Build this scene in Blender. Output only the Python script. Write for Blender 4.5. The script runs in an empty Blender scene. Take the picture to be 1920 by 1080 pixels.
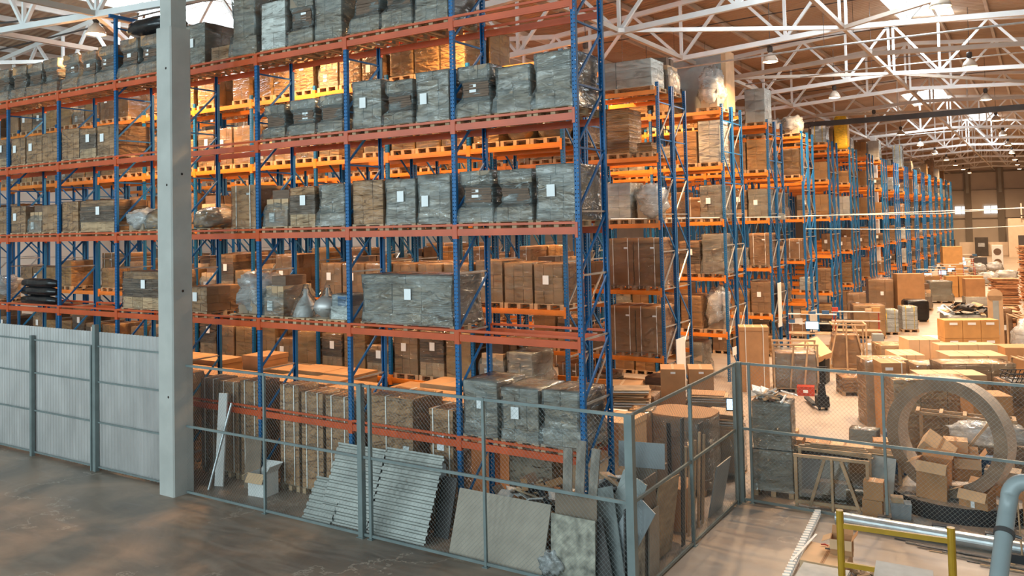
import bpy, math, random
from mathutils import Vector, Matrix, noise
PI = math.pi
C = bpy.context.scene.collection
rnd = random.Random(7)

# ------------------------------------------------------------------ materials
def mat_new(name):
    m = bpy.data.materials.new(name); m.use_nodes = True
    nt = m.node_tree; nt.nodes.clear()
    out = nt.nodes.new('ShaderNodeOutputMaterial')
    return m, nt, out
def N(nt, t, **k):
    n = nt.nodes.new(t)
    for a, v in k.items():
        if a in n.inputs: n.inputs[a].default_value = v
        else: setattr(n, a, v)
    return n
def L(nt, a, b): nt.links.new(a, b)
def coords(nt, scale=(1, 1, 1), kind='Object'):
    t = N(nt, 'ShaderNodeTexCoord'); mp = N(nt, 'ShaderNodeMapping')
    mp.inputs['Scale'].default_value = scale
    L(nt, t.outputs[kind], mp.inputs['Vector']); return mp.outputs[0]
def ramp(nt, fac, stops):
    r = N(nt, 'ShaderNodeValToRGB'); e = r.color_ramp.elements
    while len(e) < len(stops): e.new(0.5)
    for i, (p, c) in enumerate(stops):
        e[i].position = p; e[i].color = (c[0], c[1], c[2], 1) if not isinstance(c, float) else (c, c, c, 1)
    L(nt, fac, r.inputs[0]); return r.outputs[0]
def simple(name, col, rough=.6, metal=0., var=.12, nscale=3., bump=0., bscale=20., stretch=(1, 1, 1), attr=True, coat=0.):
    m, nt, out = mat_new(name)
    b = N(nt, 'ShaderNodeBsdfPrincipled', Roughness=rough, Metallic=metal)
    if coat: b.inputs['Coat Weight'].default_value = coat; b.inputs['Coat Roughness'].default_value = .15
    v = coords(nt, stretch)
    no = N(nt, 'ShaderNodeTexNoise', Scale=nscale, Detail=5.); L(nt, v, no.inputs['Vector'])
    lo = tuple(c*(1-var*1.6) for c in col); hi = tuple(min(1, c*(1+var)) for c in col)
    rc = ramp(nt, no.outputs['Fac'], [(.3, lo), (.7, hi)])
    if attr:
        at = N(nt, 'ShaderNodeAttribute', attribute_name='v')
        ma = N(nt, 'ShaderNodeMath', operation='MULTIPLY_ADD'); L(nt, at.outputs['Fac'], ma.inputs[0])
        ma.inputs[1].default_value = -.32; ma.inputs[2].default_value = 1.1
        mx = N(nt, 'ShaderNodeVectorMath', operation='SCALE'); L(nt, rc, mx.inputs[0]); L(nt, ma.outputs[0], mx.inputs['Scale'])
        rc = mx.outputs[0]
    L(nt, rc, b.inputs['Base Color'])
    if bump:
        n2 = N(nt, 'ShaderNodeTexNoise', Scale=bscale, Detail=4.); L(nt, v, n2.inputs['Vector'])
        bp = N(nt, 'ShaderNodeBump', Strength=bump, Distance=.01); L(nt, n2.outputs['Fac'], bp.inputs['Height']); L(nt, bp.outputs[0], b.inputs['Normal'])
    L(nt, b.outputs[0], out.inputs[0]); return m
def film_mat(name, col, lo, hi, sc=1.):
    """clear stretch film: mostly see-through, milky where layers overlap, with glossy creases"""
    m, nt, out = mat_new(name)
    oi = N(nt, 'ShaderNodeObjectInfo'); of = N(nt, 'ShaderNodeVectorMath', operation='ADD')
    tc = N(nt, 'ShaderNodeTexCoord'); L(nt, tc.outputs['Object'], of.inputs[0])
    rv = N(nt, 'ShaderNodeMath', operation='MULTIPLY'); L(nt, oi.outputs['Random'], rv.inputs[0]); rv.inputs[1].default_value = 20.; L(nt, rv.outputs[0], of.inputs[1])
    def mapped(sx, rot=0.):
        mp = N(nt, 'ShaderNodeMapping'); mp.inputs['Scale'].default_value = sx; mp.inputs['Rotation'].default_value = (rot, rot*.7, 0); L(nt, of.outputs[0], mp.inputs['Vector']); return mp.outputs[0]
    n1 = N(nt, 'ShaderNodeTexNoise', Scale=1.3*sc, Detail=5., Roughness=.6, Distortion=.8); L(nt, mapped((1, 1, 2.6)), n1.inputs['Vector'])
    fac = ramp(nt, n1.outputs['Fac'], [(.30, float(lo)), (.85, float(hi))])
    # thin bright folds running round the load
    n2 = N(nt, 'ShaderNodeTexNoise', Scale=1.7*sc, Detail=2., Distortion=.6); L(nt, mapped((.8, .8, 4.), .25), n2.inputs['Vector'])
    sb = N(nt, 'ShaderNodeMath', operation='SUBTRACT'); L(nt, n2.outputs['Fac'], sb.inputs[0]); sb.inputs[1].default_value = .5
    ab = N(nt, 'ShaderNodeMath', operation='ABSOLUTE'); L(nt, sb.outputs[0], ab.inputs[0])
    fold = ramp(nt, ab.outputs[0], [(.0, min(1., hi*1.2)), (.012, .0)])
    mxf = N(nt, 'ShaderNodeMath', operation='MAXIMUM'); L(nt, fac, mxf.inputs[0]); L(nt, fold, mxf.inputs[1])
    b = N(nt, 'ShaderNodeBsdfPrincipled', Roughness=.14); b.inputs['Base Color'].default_value = (*col, 1)
    b.inputs['Specular IOR Level'].default_value = 1.
    w = N(nt, 'ShaderNodeTexNoise', Scale=1.8*sc, Detail=3., Roughness=.5, Distortion=1.9); L(nt, mapped((1, 1, 3.4), .16), w.inputs['Vector'])
    bp = N(nt, 'ShaderNodeBump', Strength=1., Distance=.13); L(nt, w.outputs['Fac'], bp.inputs['Height']); bq = N(nt, 'ShaderNodeBump', Strength=.35, Distance=.04); L(nt, w.outputs['Fac'], bq.inputs['Height']); L(nt, bq.outputs[0], b.inputs['Normal'])
    g = N(nt, 'ShaderNodeBsdfGlossy', Roughness=.13); L(nt, bp.outputs[0], g.inputs['Normal'])
    tr = N(nt, 'ShaderNodeBsdfTransparent'); tr.inputs[0].default_value = (.975, .99, .985, 1)
    fr = N(nt, 'ShaderNodeLayerWeight', Blend=.40 if hi > .3 else .28); L(nt, bp.outputs[0], fr.inputs['Normal'])
    ms = N(nt, 'ShaderNodeMixShader'); L(nt, fr.outputs['Fresnel'], ms.inputs[0]); L(nt, tr.outputs[0], ms.inputs[1]); L(nt, g.outputs[0], ms.inputs[2])
    mx = N(nt, 'ShaderNodeMixShader'); L(nt, mxf.outputs[0], mx.inputs[0]); L(nt, ms.outputs[0], mx.inputs[1]); L(nt, b.outputs[0], mx.inputs[2])
    L(nt, mx.outputs[0], out.inputs[0]); return m
def holes_mat(name, col):
    # painted steel with the punched teardrop slots of a rack upright really open
    m, nt, out = mat_new(name)
    t = N(nt, 'ShaderNodeTexCoord'); s = N(nt, 'ShaderNodeSeparateXYZ'); L(nt, t.outputs['Object'], s.inputs[0])
    b = N(nt, 'ShaderNodeBsdfPrincipled', Roughness=.5)
    no = N(nt, 'ShaderNodeTexNoise', Scale=1.3, Detail=4.); L(nt, t.outputs['Object'], no.inputs['Vector'])
    rc = ramp(nt, no.outputs['Fac'], [(.3, tuple(c*.8 for c in col)), (.7, col)]); L(nt, rc, b.inputs['Base Color'])
    def M(op, a, bb=None, c=None):
        n = N(nt, 'ShaderNodeMath', operation=op)
        for i, q in enumerate((a, bb, c)):
            if q is None: continue
            if isinstance(q, (int, float)): n.inputs[i].default_value = q
            else: L(nt, q, n.inputs[i])
        return n.outputs[0]
    ax = M('ABSOLUTE', s.outputs['X']); dx = M('SUBTRACT', ax, .026)
    fz = M('FRACT', M('MULTIPLY', s.outputs['Z'], 1/.075)); dz = M('MULTIPLY', M('SUBTRACT', fz, .5), .075*.8)
    r = M('SQRT', M('ADD', M('MULTIPLY', dx, dx), M('MULTIPLY', dz, dz)))
    hx = M('LESS_THAN', r, .0105)
    fac = hx
    tr = N(nt, 'ShaderNodeBsdfTransparent')
    mx = N(nt, 'ShaderNodeMixShader'); L(nt, fac, mx.inputs[0]); L(nt, b.outputs[0], mx.inputs[1]); L(nt, tr.outputs[0], mx.inputs[2])
    L(nt, mx.outputs[0], out.inputs[0]); return m
def emit(name, col, s):
    m, nt, out = mat_new(name); e = N(nt, 'ShaderNodeEmission', Strength=s); e.inputs[0].default_value = (*col, 1)
    L(nt, e.outputs[0], out.inputs[0]); return m

M = {}
M['blue'] = simple('blue_paint', (.002, .115, .31), .52, var=.15, nscale=1.2, attr=False)
M['blue_holes'] = holes_mat('blue_punched_steel', (.002, .12, .32))
M['orange'] = simple('orange_paint_warm_lit', (.80, .235, .028), .4, var=.12, nscale=1.5, attr=False)  # yellower copy of the beam orange, warm lamp light put into the colour
M['orange_cool_lit'] = simple('orange_paint_cool_lit', (.56, .085, .018), .4, var=.12, nscale=1.5, attr=False)  # redder copy of the beam orange, cool front light put into the colour
M['galv'] = simple('galvanised_steel', (.50, .52, .52), .38, .75, .15, 4., attr=False)
M['fence'] = simple('grey_green_fence_paint', (.19, .225, .218), .5, .2, .1, 3., attr=False)
M['wire'] = simple('fence_wire', (.30, .34, .34), .5, .4, .1, 3., attr=False)
M['card'] = simple('brown_cardboard', (.46, .24, .105), .75, var=.1, nscale=2.2, bump=.15, bscale=30)
M['card_light'] = simple('light_cardboard', (.60, .385, .215), .75, var=.08, nscale=2.2)
M['card_gold'] = simple('yellow_brown_cardboard', (.52, .27, .09), .7, var=.1, nscale=2.2)
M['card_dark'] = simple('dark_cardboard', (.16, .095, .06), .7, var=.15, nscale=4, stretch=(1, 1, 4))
M['card_grey'] = simple('grey_brown_cardboard', (.37, .28, .195), .7, var=.12, nscale=2.5)
M['white_card'] = simple('white_carton', (.72, .70, .66), .6, var=.05, nscale=3)
M['paper'] = simple('white_paper', (.85, .85, .84), .6, var=.03, nscale=5, attr=False)
M['seam'] = simple('dark_seam', (.04, .03, .025), .9, var=.1, attr=False)
M['strap'] = simple('white_strap', (.82, .78, .70), .5, var=.04, attr=False)
M['wood'] = simple('pallet_wood', (.50, .33, .19), .8, var=.2, nscale=3, bump=.2, bscale=12, stretch=(1, 1, 1))
M['wood_grey'] = simple('grey_wood', (.25, .21, .17), .8, var=.25, nscale=4, bump=.2, bscale=12, stretch=(5, 5, 1))
M['ply'] = simple('plywood', (.38, .27, .16), .7, var=.2, nscale=3, stretch=(1, 1, 3))
M['board'] = simple('beige_particle_board', (.36, .30, .235), .75, var=.08, nscale=4, bump=.1, bscale=60)
M['board_dark'] = simple('brown_hardboard', (.20, .14, .095), .65, var=.15, nscale=2)
M['speckled'] = simple('speckled_sheet', (.36, .33, .26), .7, var=.45, nscale=6, bump=.15, bscale=30)
M['zinc'] = simple('zinc_sheet', (.48, .455, .435), .42, .5, .1, 2., stretch=(1, 1, .4), attr=False)
M['old_zinc'] = simple('weathered_zinc_sheet', (.36, .36, .325), .5, .3, .18, 1.5, attr=False)
M['film'] = film_mat('stretch_film', (.56, .63, .61), .0, .36)
M['film_thin'] = film_mat('thin_stretch_film', (.66, .58, .48), .0, .15)
M['film_white'] = film_mat('milky_film', (.70, .70, .68), .22, .8)
M['black_film'] = simple('black_plastic', (.012, .012, .013), .25, var=.2, nscale=5, bump=.7, bscale=6, stretch=(1, 1, 2), attr=False)
M['black'] = simple('black_rubber', (.018, .018, .02), .6, var=.2, attr=False)
M['white_plastic'] = simple('white_plastic', (.78, .78, .76), .4, var=.06, nscale=3, bump=.4, bscale=4, attr=False)
M['yellow_film'] = simple('yellow_sacks', (.85, .55, .04), .5, var=.2, nscale=7, bump=.8, bscale=9, stretch=(1, 1, 3), attr=False)
M['white_steel'] = simple('white_painted_steel', (.80, .79, .77), .45, var=.06, nscale=1., attr=False)
M['tan_steel'] = simple('primer_painted_steel', (.50, .42, .35), .55, var=.08, nscale=1., attr=False)
M['dark_steel'] = simple('dark_steel', (.075, .065, .06), .5, .3, .15, 2., attr=False)
M['yellow'] = simple('yellow_paint', (.40, .215, .008), .45, var=.12, nscale=5, attr=False)
M['pipe'] = simple('grey_pipe_paint', (.25, .275, .27), .42, var=.08, nscale=4, attr=False)
M['grey_board'] = simple('grey_platform_board', (.42, .42, .40), .6, var=.08, nscale=6, attr=False)
M['tan_sheets'] = simple('orange_brown_sheets', (.62, .29, .13), .7, var=.3, nscale=5, stretch=(1, 1, 9), bump=.5, bscale=6)
M['enamel'] = simple('lamp_enamel', (.55, .45, .36), .35, var=.05, attr=False)
M['sheet_metal'] = simple('bare_sheet_metal', (.30, .32, .305), .4, .4, .2, 3., attr=False)
M['blue_grey'] = simple('pale_blue_sheet', (.27, .29, .295), .4, var=.06, nscale=3, attr=False)
M['grey_plastic'] = simple('grey_plastic_sheet', (.30, .32, .31), .35, var=.1, nscale=3, bump=.4, bscale=5, attr=False)
M['kraft_ring'] = simple('ring_fibreboard', (.22, .15, .095), .5, var=.2, nscale=3, attr=False)
M['ring_edge'] = simple('ring_pale_edge', (.56, .48, .40), .6, var=.06, nscale=8, attr=False)
M['disc_top'] = simple('disc_grey_top', (.33, .29, .25), .6, var=.15, nscale=4, attr=False)
M['red'] = simple('red_plastic', (.45, .05, .02), .4, attr=False)
M['blue_plastic'] = simple('blue_plastic', (.04, .12, .25), .4, attr=False)
M['concrete'] = simple('precast_concrete', (.43, .42, .385), .8, var=.07, nscale=1.6, bump=.25, bscale=18, attr=False)
M['wall'] = simple('wall_panel', (.66, .58, .50), .7, var=.04, nscale=.6, attr=False)
M['pilaster'] = simple('wall_pilaster', (.28, .245, .21), .7, var=.05, nscale=.6, attr=False)
M['office_wall'] = simple('partition_brick', (.74, .62, .51), .7, var=.04, nscale=2, attr=False)
M['bulb'] = emit('lamp_glow', (1., .72, .40), 16.)
M['screen'] = emit('screen_glow', (.55, .80, 1.), 1.6)
M['daylight_window'] = emit('window_daylight', (.9, .97, 1.), 1.6)
def skylight_mat():
    m, nt, out = mat_new('skylight_panel')
    e = N(nt, 'ShaderNodeEmission', Strength=2.2); e.inputs[0].default_value = (.90, .97, 1, 1)
    L(nt, e.outputs[0], out.inputs[0]); return m
M['skylight'] = skylight_mat()
def glass_mat():
    m, nt, out = mat_new('clear_sheet')
    b = N(nt, 'ShaderNodeBsdfGlossy', Roughness=.05); t = N(nt, 'ShaderNodeBsdfTransparent'); t.inputs[0].default_value = (.62, .66, .64, 1)
    x = N(nt, 'ShaderNodeMixShader'); x.inputs[0].default_value = .14
    L(nt, t.outputs[0], x.inputs[1]); L(nt, b.outputs[0], x.inputs[2]); L(nt, x.outputs[0], out.inputs[0]); return m
M['glass'] = glass_mat()
def deck_mat():
    m, nt, out = mat_new('roof_deck')
    v = coords(nt, (1, 1, 1))
    wv = N(nt, 'ShaderNodeTexWave', Scale=1.1, Distortion=0.); wv.bands_direction = 'Y'; L(nt, v, wv.inputs['Vector'])
    no = N(nt, 'ShaderNodeTexNoise', Scale=.35, Detail=5.); L(nt, v, no.inputs['Vector'])
    rc = ramp(nt, no.outputs['Fac'], [(.3, (.33, .21, .13)), (.7, (.45, .31, .205))])
    b = N(nt, 'ShaderNodeBsdfPrincipled', Roughness=.6); L(nt, rc, b.inputs['Base Color'])
    bp = N(nt, 'ShaderNodeBump', Strength=1., Distance=.05); L(nt, wv.outputs['Fac'], bp.inputs['Height']); L(nt, bp.outputs[0], b.inputs['Normal'])
    L(nt, b.outputs[0], out.inputs[0]); return m
M['deck'] = deck_mat()
def floor_mat():
    m, nt, out = mat_new('polished_concrete_floor')
    v = coords(nt, (1, 1, 1))
    n1 = N(nt, 'ShaderNodeTexNoise', Scale=.42, Detail=7., Roughness=.62, Distortion=.7); L(nt, v, n1.inputs['Vector'])
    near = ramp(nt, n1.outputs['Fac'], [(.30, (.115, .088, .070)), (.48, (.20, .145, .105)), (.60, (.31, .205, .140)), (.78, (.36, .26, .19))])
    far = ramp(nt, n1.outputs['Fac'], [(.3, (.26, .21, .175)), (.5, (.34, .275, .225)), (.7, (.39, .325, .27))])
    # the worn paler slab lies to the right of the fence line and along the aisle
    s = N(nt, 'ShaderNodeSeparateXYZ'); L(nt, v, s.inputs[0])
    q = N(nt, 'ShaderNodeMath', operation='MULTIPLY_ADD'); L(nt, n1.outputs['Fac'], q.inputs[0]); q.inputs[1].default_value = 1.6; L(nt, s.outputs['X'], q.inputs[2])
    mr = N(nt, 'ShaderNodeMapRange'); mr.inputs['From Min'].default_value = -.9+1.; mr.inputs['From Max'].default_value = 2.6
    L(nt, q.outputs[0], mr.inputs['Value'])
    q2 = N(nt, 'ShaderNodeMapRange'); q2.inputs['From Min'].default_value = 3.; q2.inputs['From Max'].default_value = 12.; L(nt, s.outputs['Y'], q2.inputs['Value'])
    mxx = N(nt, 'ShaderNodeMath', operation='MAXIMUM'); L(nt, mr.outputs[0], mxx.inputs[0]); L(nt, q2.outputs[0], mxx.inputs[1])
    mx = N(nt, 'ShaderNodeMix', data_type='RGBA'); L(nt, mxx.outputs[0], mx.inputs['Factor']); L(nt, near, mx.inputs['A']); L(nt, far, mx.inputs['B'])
    # pale trowel streaks, and thin repaired cracks
    v2 = coords(nt, (.5, 2.2, 1)); n2 = N(nt, 'ShaderNodeTexNoise', Scale=1.4, Detail=6., Distortion=1.5); L(nt, v2, n2.inputs['Vector'])
    st = ramp(nt, n2.outputs['Fac'], [(.42, .0), (.75, .35)])
    m2 = N(nt, 'ShaderNodeMix', data_type='RGBA'); L(nt, st, m2.inputs['Factor']); L(nt, mx.outputs['Result'], m2.inputs['A']); m2.inputs['B'].default_value = (.42, .36, .30, 1)
    n3 = N(nt, 'ShaderNodeTexNoise', Scale=.16, Detail=9., Roughness=.6); L(nt, v, n3.inputs['Vector'])
    ab = N(nt, 'ShaderNodeMath', operation='SUBTRACT'); L(nt, n3.outputs['Fac'], ab.inputs[0]); ab.inputs[1].default_value = .5
    a2 = N(nt, 'ShaderNodeMath', operation='ABSOLUTE'); L(nt, ab.outputs[0], a2.inputs[0])
    cr = ramp(nt, a2.outputs[0], [(.0, .55), (.0015, .0)])
    m3 = N(nt, 'ShaderNodeMix', data_type='RGBA'); L(nt, cr, m3.inputs['Factor']); L(nt, m2.outputs['Result'], m3.inputs['A']); m3.inputs['B'].default_value = (.52, .43, .34, 1)
    b = N(nt, 'ShaderNodeBsdfPrincipled', Roughness=.42); L(nt, m3.outputs['Result'], b.inputs['Base Color'])
    rr = ramp(nt, n2.outputs['Fac'], [(.3, .33), (.7, .55)]); L(nt, rr, b.inputs['Roughness'])
    L(nt, b.outputs[0], out.inputs[0]); return m
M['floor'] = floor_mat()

# ------------------------------------------------------------------ mesh helpers
class MB:
    def __init__(s): s.v = []; s.f = []; s.m = []; s.r = []; s.mats = []
    def mi(s, m):
        m = M[m] if isinstance(m, str) else m
        if m not in s.mats: s.mats.append(m)
        return s.mats.index(m)
    def add(s, vs, fs, m, r=None):
        o = len(s.v); k = s.mi(m); r = rnd.random() if r is None else r
        s.v += [tuple(q) for q in vs]
        for f in fs: s.f.append(tuple(i+o for i in f)); s.m.append(k); s.r.append(r)
    def box(s, c, d, m, rot=None, r=None, taper=None):
        x, y, z = d[0]/2, d[1]/2, d[2]/2; tx = taper or 1.
        vs = [(-x, -y, -z), (x, -y, -z), (x, y, -z), (-x, y, -z), (-x*tx, -y*tx, z), (x*tx, -y*tx, z), (x*tx, y*tx, z), (-x*tx, y*tx, z)]
        if rot is not None:
            R = rot if isinstance(rot, Matrix) else Matrix.Rotation(rot, 3, 'Z')
            vs = [R @ Vector(q) for q in vs]
        vs = [(q[0]+c[0], q[1]+c[1], q[2]+c[2]) for q in vs]
        s.add(vs, [(0, 3, 2, 1), (4, 5, 6, 7), (0, 1, 5, 4), (1, 2, 6, 5), (2, 3, 7, 6), (3, 0, 4, 7)], m, r)
    def b2(s, p, q, m, r=None):   # box from min corner to max corner
        s.box([(a+b)/2 for a, b in zip(p, q)], [abs(b-a) for a, b in zip(p, q)], m, r=r)
    def bar(s, p, q, w, h, m, up=(0, 0, 1)):   # rectangular bar between points
        p, q = Vector(p), Vector(q); d = q-p; l = d.length; d.normalize()
        u = Vector(up)
        if abs(d.dot(u)) > .98: u = Vector((0, 1, 0))
        a = d.cross(u).normalized(); b = a.cross(d).normalized()
        vs = []
        for e in (p, q):
            for (i, j) in ((-1, -1), (1, -1), (1, 1), (-1, 1)): vs.append(e+a*(i*w/2)+b*(j*h/2))
        s.add(vs, [(0, 3, 2, 1), (4, 5, 6, 7), (0, 1, 5, 4), (1, 2, 6, 5), (2, 3, 7, 6), (3, 0, 4, 7)], m)
    def tube(s, pts, r, m, n=8, caps=True):
        pts = [Vector(p) for p in pts]; rings = []; base = len(s.v); k = s.mi(m)
        pa = None
        for i, p in enumerate(pts):
            d = (pts[min(i+1, len(pts)-1)]-pts[max(i-1, 0)]).normalized()
            if pa is None:
                u = Vector((0, 0, 1)) if abs(d.z) < .9 else Vector((1, 0, 0)); a = d.cross(u).normalized()
            else: a = (pa-d*pa.dot(d)).normalized()
            pa = a; b = d.cross(a); rr = r[i] if isinstance(r, (list, tuple)) else r
            for j in range(n):
                t = 2*PI*j/n; s.v.append(tuple(p+a*math.cos(t)*rr+b*math.sin(t)*rr))
        x = rnd.random()
        for i in range(len(pts)-1):
            for j in range(n):
                s.f.append((base+i*n+j, base+i*n+(j+1) % n, base+(i+1)*n+(j+1) % n, base+(i+1)*n+j)); s.m.append(k); s.r.append(x)
        if caps:
            s.f.append(tuple(base+j for j in range(n))[::-1]); s.m.append(k); s.r.append(x)
            e = base+(len(pts)-1)*n; s.f.append(tuple(e+j for j in range(n))); s.m.append(k); s.r.append(x)
    def lathe(s, prof, m, n=20, c=(0, 0, 0)):
        vs = [(c[0]+r*math.cos(2*PI*j/n), c[1]+r*math.sin(2*PI*j/n), c[2]+z) for r, z in prof for j in range(n)]
        fs = [(i*n+j, i*n+(j+1) % n, (i+1)*n+(j+1) % n, (i+1)*n+j) for i in range(len(prof)-1) for j in range(n)]
        s.add(vs, fs, m)
    def mesh(s, name, smooth=False):
        me = bpy.data.meshes.new(name); me.from_pydata(s.v, [], s.f)
        for m in s.mats: me.materials.append(m)
        me.polygons.foreach_set('material_index', s.m)
        a = me.attributes.new('v', 'FLOAT', 'FACE'); a.data.foreach_set('value', s.r)
        if smooth: me.polygons.foreach_set('use_smooth', [True]*len(me.polygons))
        me.update(); return me
    def build(s, name, parent=None, smooth=False, loc=None):
        return obj(name, s.mesh(name, smooth), parent, loc)
def obj(name, me, parent=None, loc=None, rz=0):
    o = bpy.data.objects.new(name, me); C.objects.link(o)
    if parent is not None: o.parent = parent
    if loc is not None: o.location = loc
    if rz: o.rotation_euler.z = rz
    return o
def tag(o, label, cat, group=None, kind=None):
    o['label'] = label; o['category'] = cat
    if group: o['group'] = group
    if kind: o['kind'] = kind
    return o
def thing(name, label, cat, loc=(0, 0, 0), rz=0, group=None):
    o = bpy.data.objects.new(name, None); C.objects.link(o); o.location = loc; o.rotation_euler.z = rz; o.empty_display_size = .2
    return tag(o, label, cat, group)
def copy_tree(o, parent=None):
    c = o.copy(); C.objects.link(c)
    if parent is not None: c.parent = parent
    for ch in list(o.children): copy_tree(ch, c)
    return c
def struct(o): o['kind'] = 'structure'; return o

# ------------------------------------------------------------------ camera
yaw, pit, rol = math.radians(32.385), math.radians(1.989), math.radians(-1.2716)
fwd = Vector((-math.sin(yaw)*math.cos(pit), math.cos(yaw)*math.cos(pit), math.sin(pit)))
rgt = Vector((math.cos(yaw), math.sin(yaw), 0)); upv = rgt.cross(fwd)
r2 = rgt*math.cos(rol)+upv*math.sin(rol); u2 = upv*math.cos(rol)-rgt*math.sin(rol)
cam = bpy.data.cameras.new('camera'); co = bpy.data.objects.new('camera', cam); C.objects.link(co)
mw = Matrix((( r2.x, u2.x, -fwd.x, 6.976), (r2.y, u2.y, -fwd.y, -13.17), (r2.z, u2.z, -fwd.z, 5.8915), (0, 0, 0, 1)))
co.matrix_world = mw; cam.sensor_width = 36; cam.lens = 1560.46/1920*36; cam.shift_y = -(540-366.4)/1920; cam.clip_end = 400; cam.clip_start = .05
bpy.context.scene.camera = co

# ------------------------------------------------------------------ shell
XR, XV, XL, HR = 1.55, -9.6, -20.75, 11.15       # right ridge, valley column line, left ridge, half span
def ridge_of(x): return XR if x > XV else XL
def z_bot(x): return 12.31-.057*abs(x-ridge_of(x))
def z_top(x): return 14.62-.095*abs(x-ridge_of(x))
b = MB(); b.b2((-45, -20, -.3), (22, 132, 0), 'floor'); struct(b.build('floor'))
def slab(b, x0, x1, y0, y1):
    za, zb = z_top(x0+1e-4)+.33, z_top(x1-1e-4)+.33
    b.add([(x0, y0, za), (x1, y0, zb), (x1, y1, zb), (x0, y1, za), (x0, y0, za+.12), (x1, y0, zb+.12), (x1, y1, zb+.12), (x0, y1, za+.12)],
          [(0, 3, 2, 1), (4, 5, 6, 7), (0, 1, 5, 4), (1, 2, 6, 5), (2, 3, 7, 6), (3, 0, 4, 7)], 'deck')
lights_sky = [(1.75, 4.1, 22.6, 28.4), (-1.3, 1.35, 53, 61), (1.75, 4.1, 70, 76.5), (-22.9, -18.3, 2.6, 12.4), (1.75, 4.1, 8, 14), (-22.9, -18.3, 24, 33)]
b = MB()
ys = sorted({-4., 130.}|{v for s in lights_sky for v in s[2:]})
for y0, y1 in zip(ys, ys[1:]):
    for a, c in ((-33., XL), (XL, XV), (XV, XR), (XR, 14.)):
        cuts = [(max(a, s[0]), min(c, s[1])) for s in lights_sky if s[2] <= y0 and s[3] >= y1 and s[0] < c and s[1] > a]
        x = a
        for p, q in sorted(cuts):
            if p > x+.01: slab(b, x, p, y0, y1)
            x = q
        if x < c-.01: slab(b, x, c, y0, y1)
struct(b.build('ceiling'))
for i, (x0, x1, y0, y1) in enumerate(lights_sky):
    b = MB()
    xs = [x0]+([ridge_of((x0+x1)/2)] if x0 < ridge_of((x0+x1)/2) < x1 else [])+[x1]
    for a, c in zip(xs, xs[1:]):
        za, zc = z_top(a+1e-4 if a > XL-20 else a)+.47, z_top(c)+.47
        b.add([(a, y0, za), (c, y0, zc), (c, y1, zc), (a, y1, za)], [(0, 3, 2, 1)], 'skylight')
    w = b.build('window_%d' % (i+1)); struct(w)
    f = MB(); n = max(2, int((y1-y0)/1.4))
    for k in range(n+1):
        yy = y0+(y1-y0)*k/n
        for a, c in zip(xs, xs[1:]): f.bar((a, yy, z_top(a)+.42), (c, yy, z_top(c)+.42), .05, .07, 'white_steel')
    for a in xs: f.bar((a, y0, z_top(a)+.42), (a, y1, z_top(a)+.42), .06, .08, 'white_steel')
    f.build('window_frame', w)
b = MB(); b.b2((-40, 128, 0), (22, 128.4, 15), 'wall')
struct(b.build('wall_back'))
b = MB(); b.b2((-33.4, -20, 0), (-33, 128, 14.5), 'wall'); struct(b.build('wall_left'))
b = MB(); b.b2((20, -8, 0), (20.4, 128, 14.5), 'wall'); struct(b.build('wall_right_unseen'))  # unseen wall, added to cut cool light and bounce warm
b = MB(); b.b2((14, -4, 13.3), (20.1, 128, 13.5), 'deck'); struct(b.build('trim_10'))
for i, x in enumerate((-2.1, 2.1, -8, 7.5)):
    b = MB(); b.b2((x-.45, 127.6, 0), (x+.45, 128, 12.6), 'pilaster'); b.b2((x-.2, 127.55, 9), (x+.2, 127.6, 12.6), 'concrete'); struct(b.build('trim_%d' % (i+1)))
for i, (z, h) in enumerate(((12., .25), (5.2, .12), (9.4, .06))):
    b = MB(); b.b2((-20, 127.75, z), (14, 128., z+h), 'pilaster'); struct(b.build('trim_%d' % (i+5)))
for i, x in enumerate((-3.9, -.1)):
    b = MB(); b.b2((x, 127.9, 5.9), (x+1.8, 127.99, 7.1), 'daylight_window'); w = struct(b.build('window_%d' % (i+7)))
    f = MB()
    for zz in (5.9, 7.1): f.b2((x-.05, 127.84, zz-.05), (x+1.85, 127.92, zz+.05), 'white_steel')
    for xx in (x, x+.9, x+1.8): f.b2((xx-.04, 127.84, 5.9), (xx+.04, 127.92, 7.1), 'white_steel')
    f.build('window_frame', w)
b = MB(); b.b2((3.2, 117, 0), (14, 117.3, 5.2), 'office_wall'); b.b2((3.2, 117.3, 0), (3.5, 128, 5.2), 'office_wall'); struct(b.build('wall_office'))
b = MB(); b.b2((-3, 122, 0), (3, 122.3, 1.9), 'office_wall'); struct(b.build('wall_low'))

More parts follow.
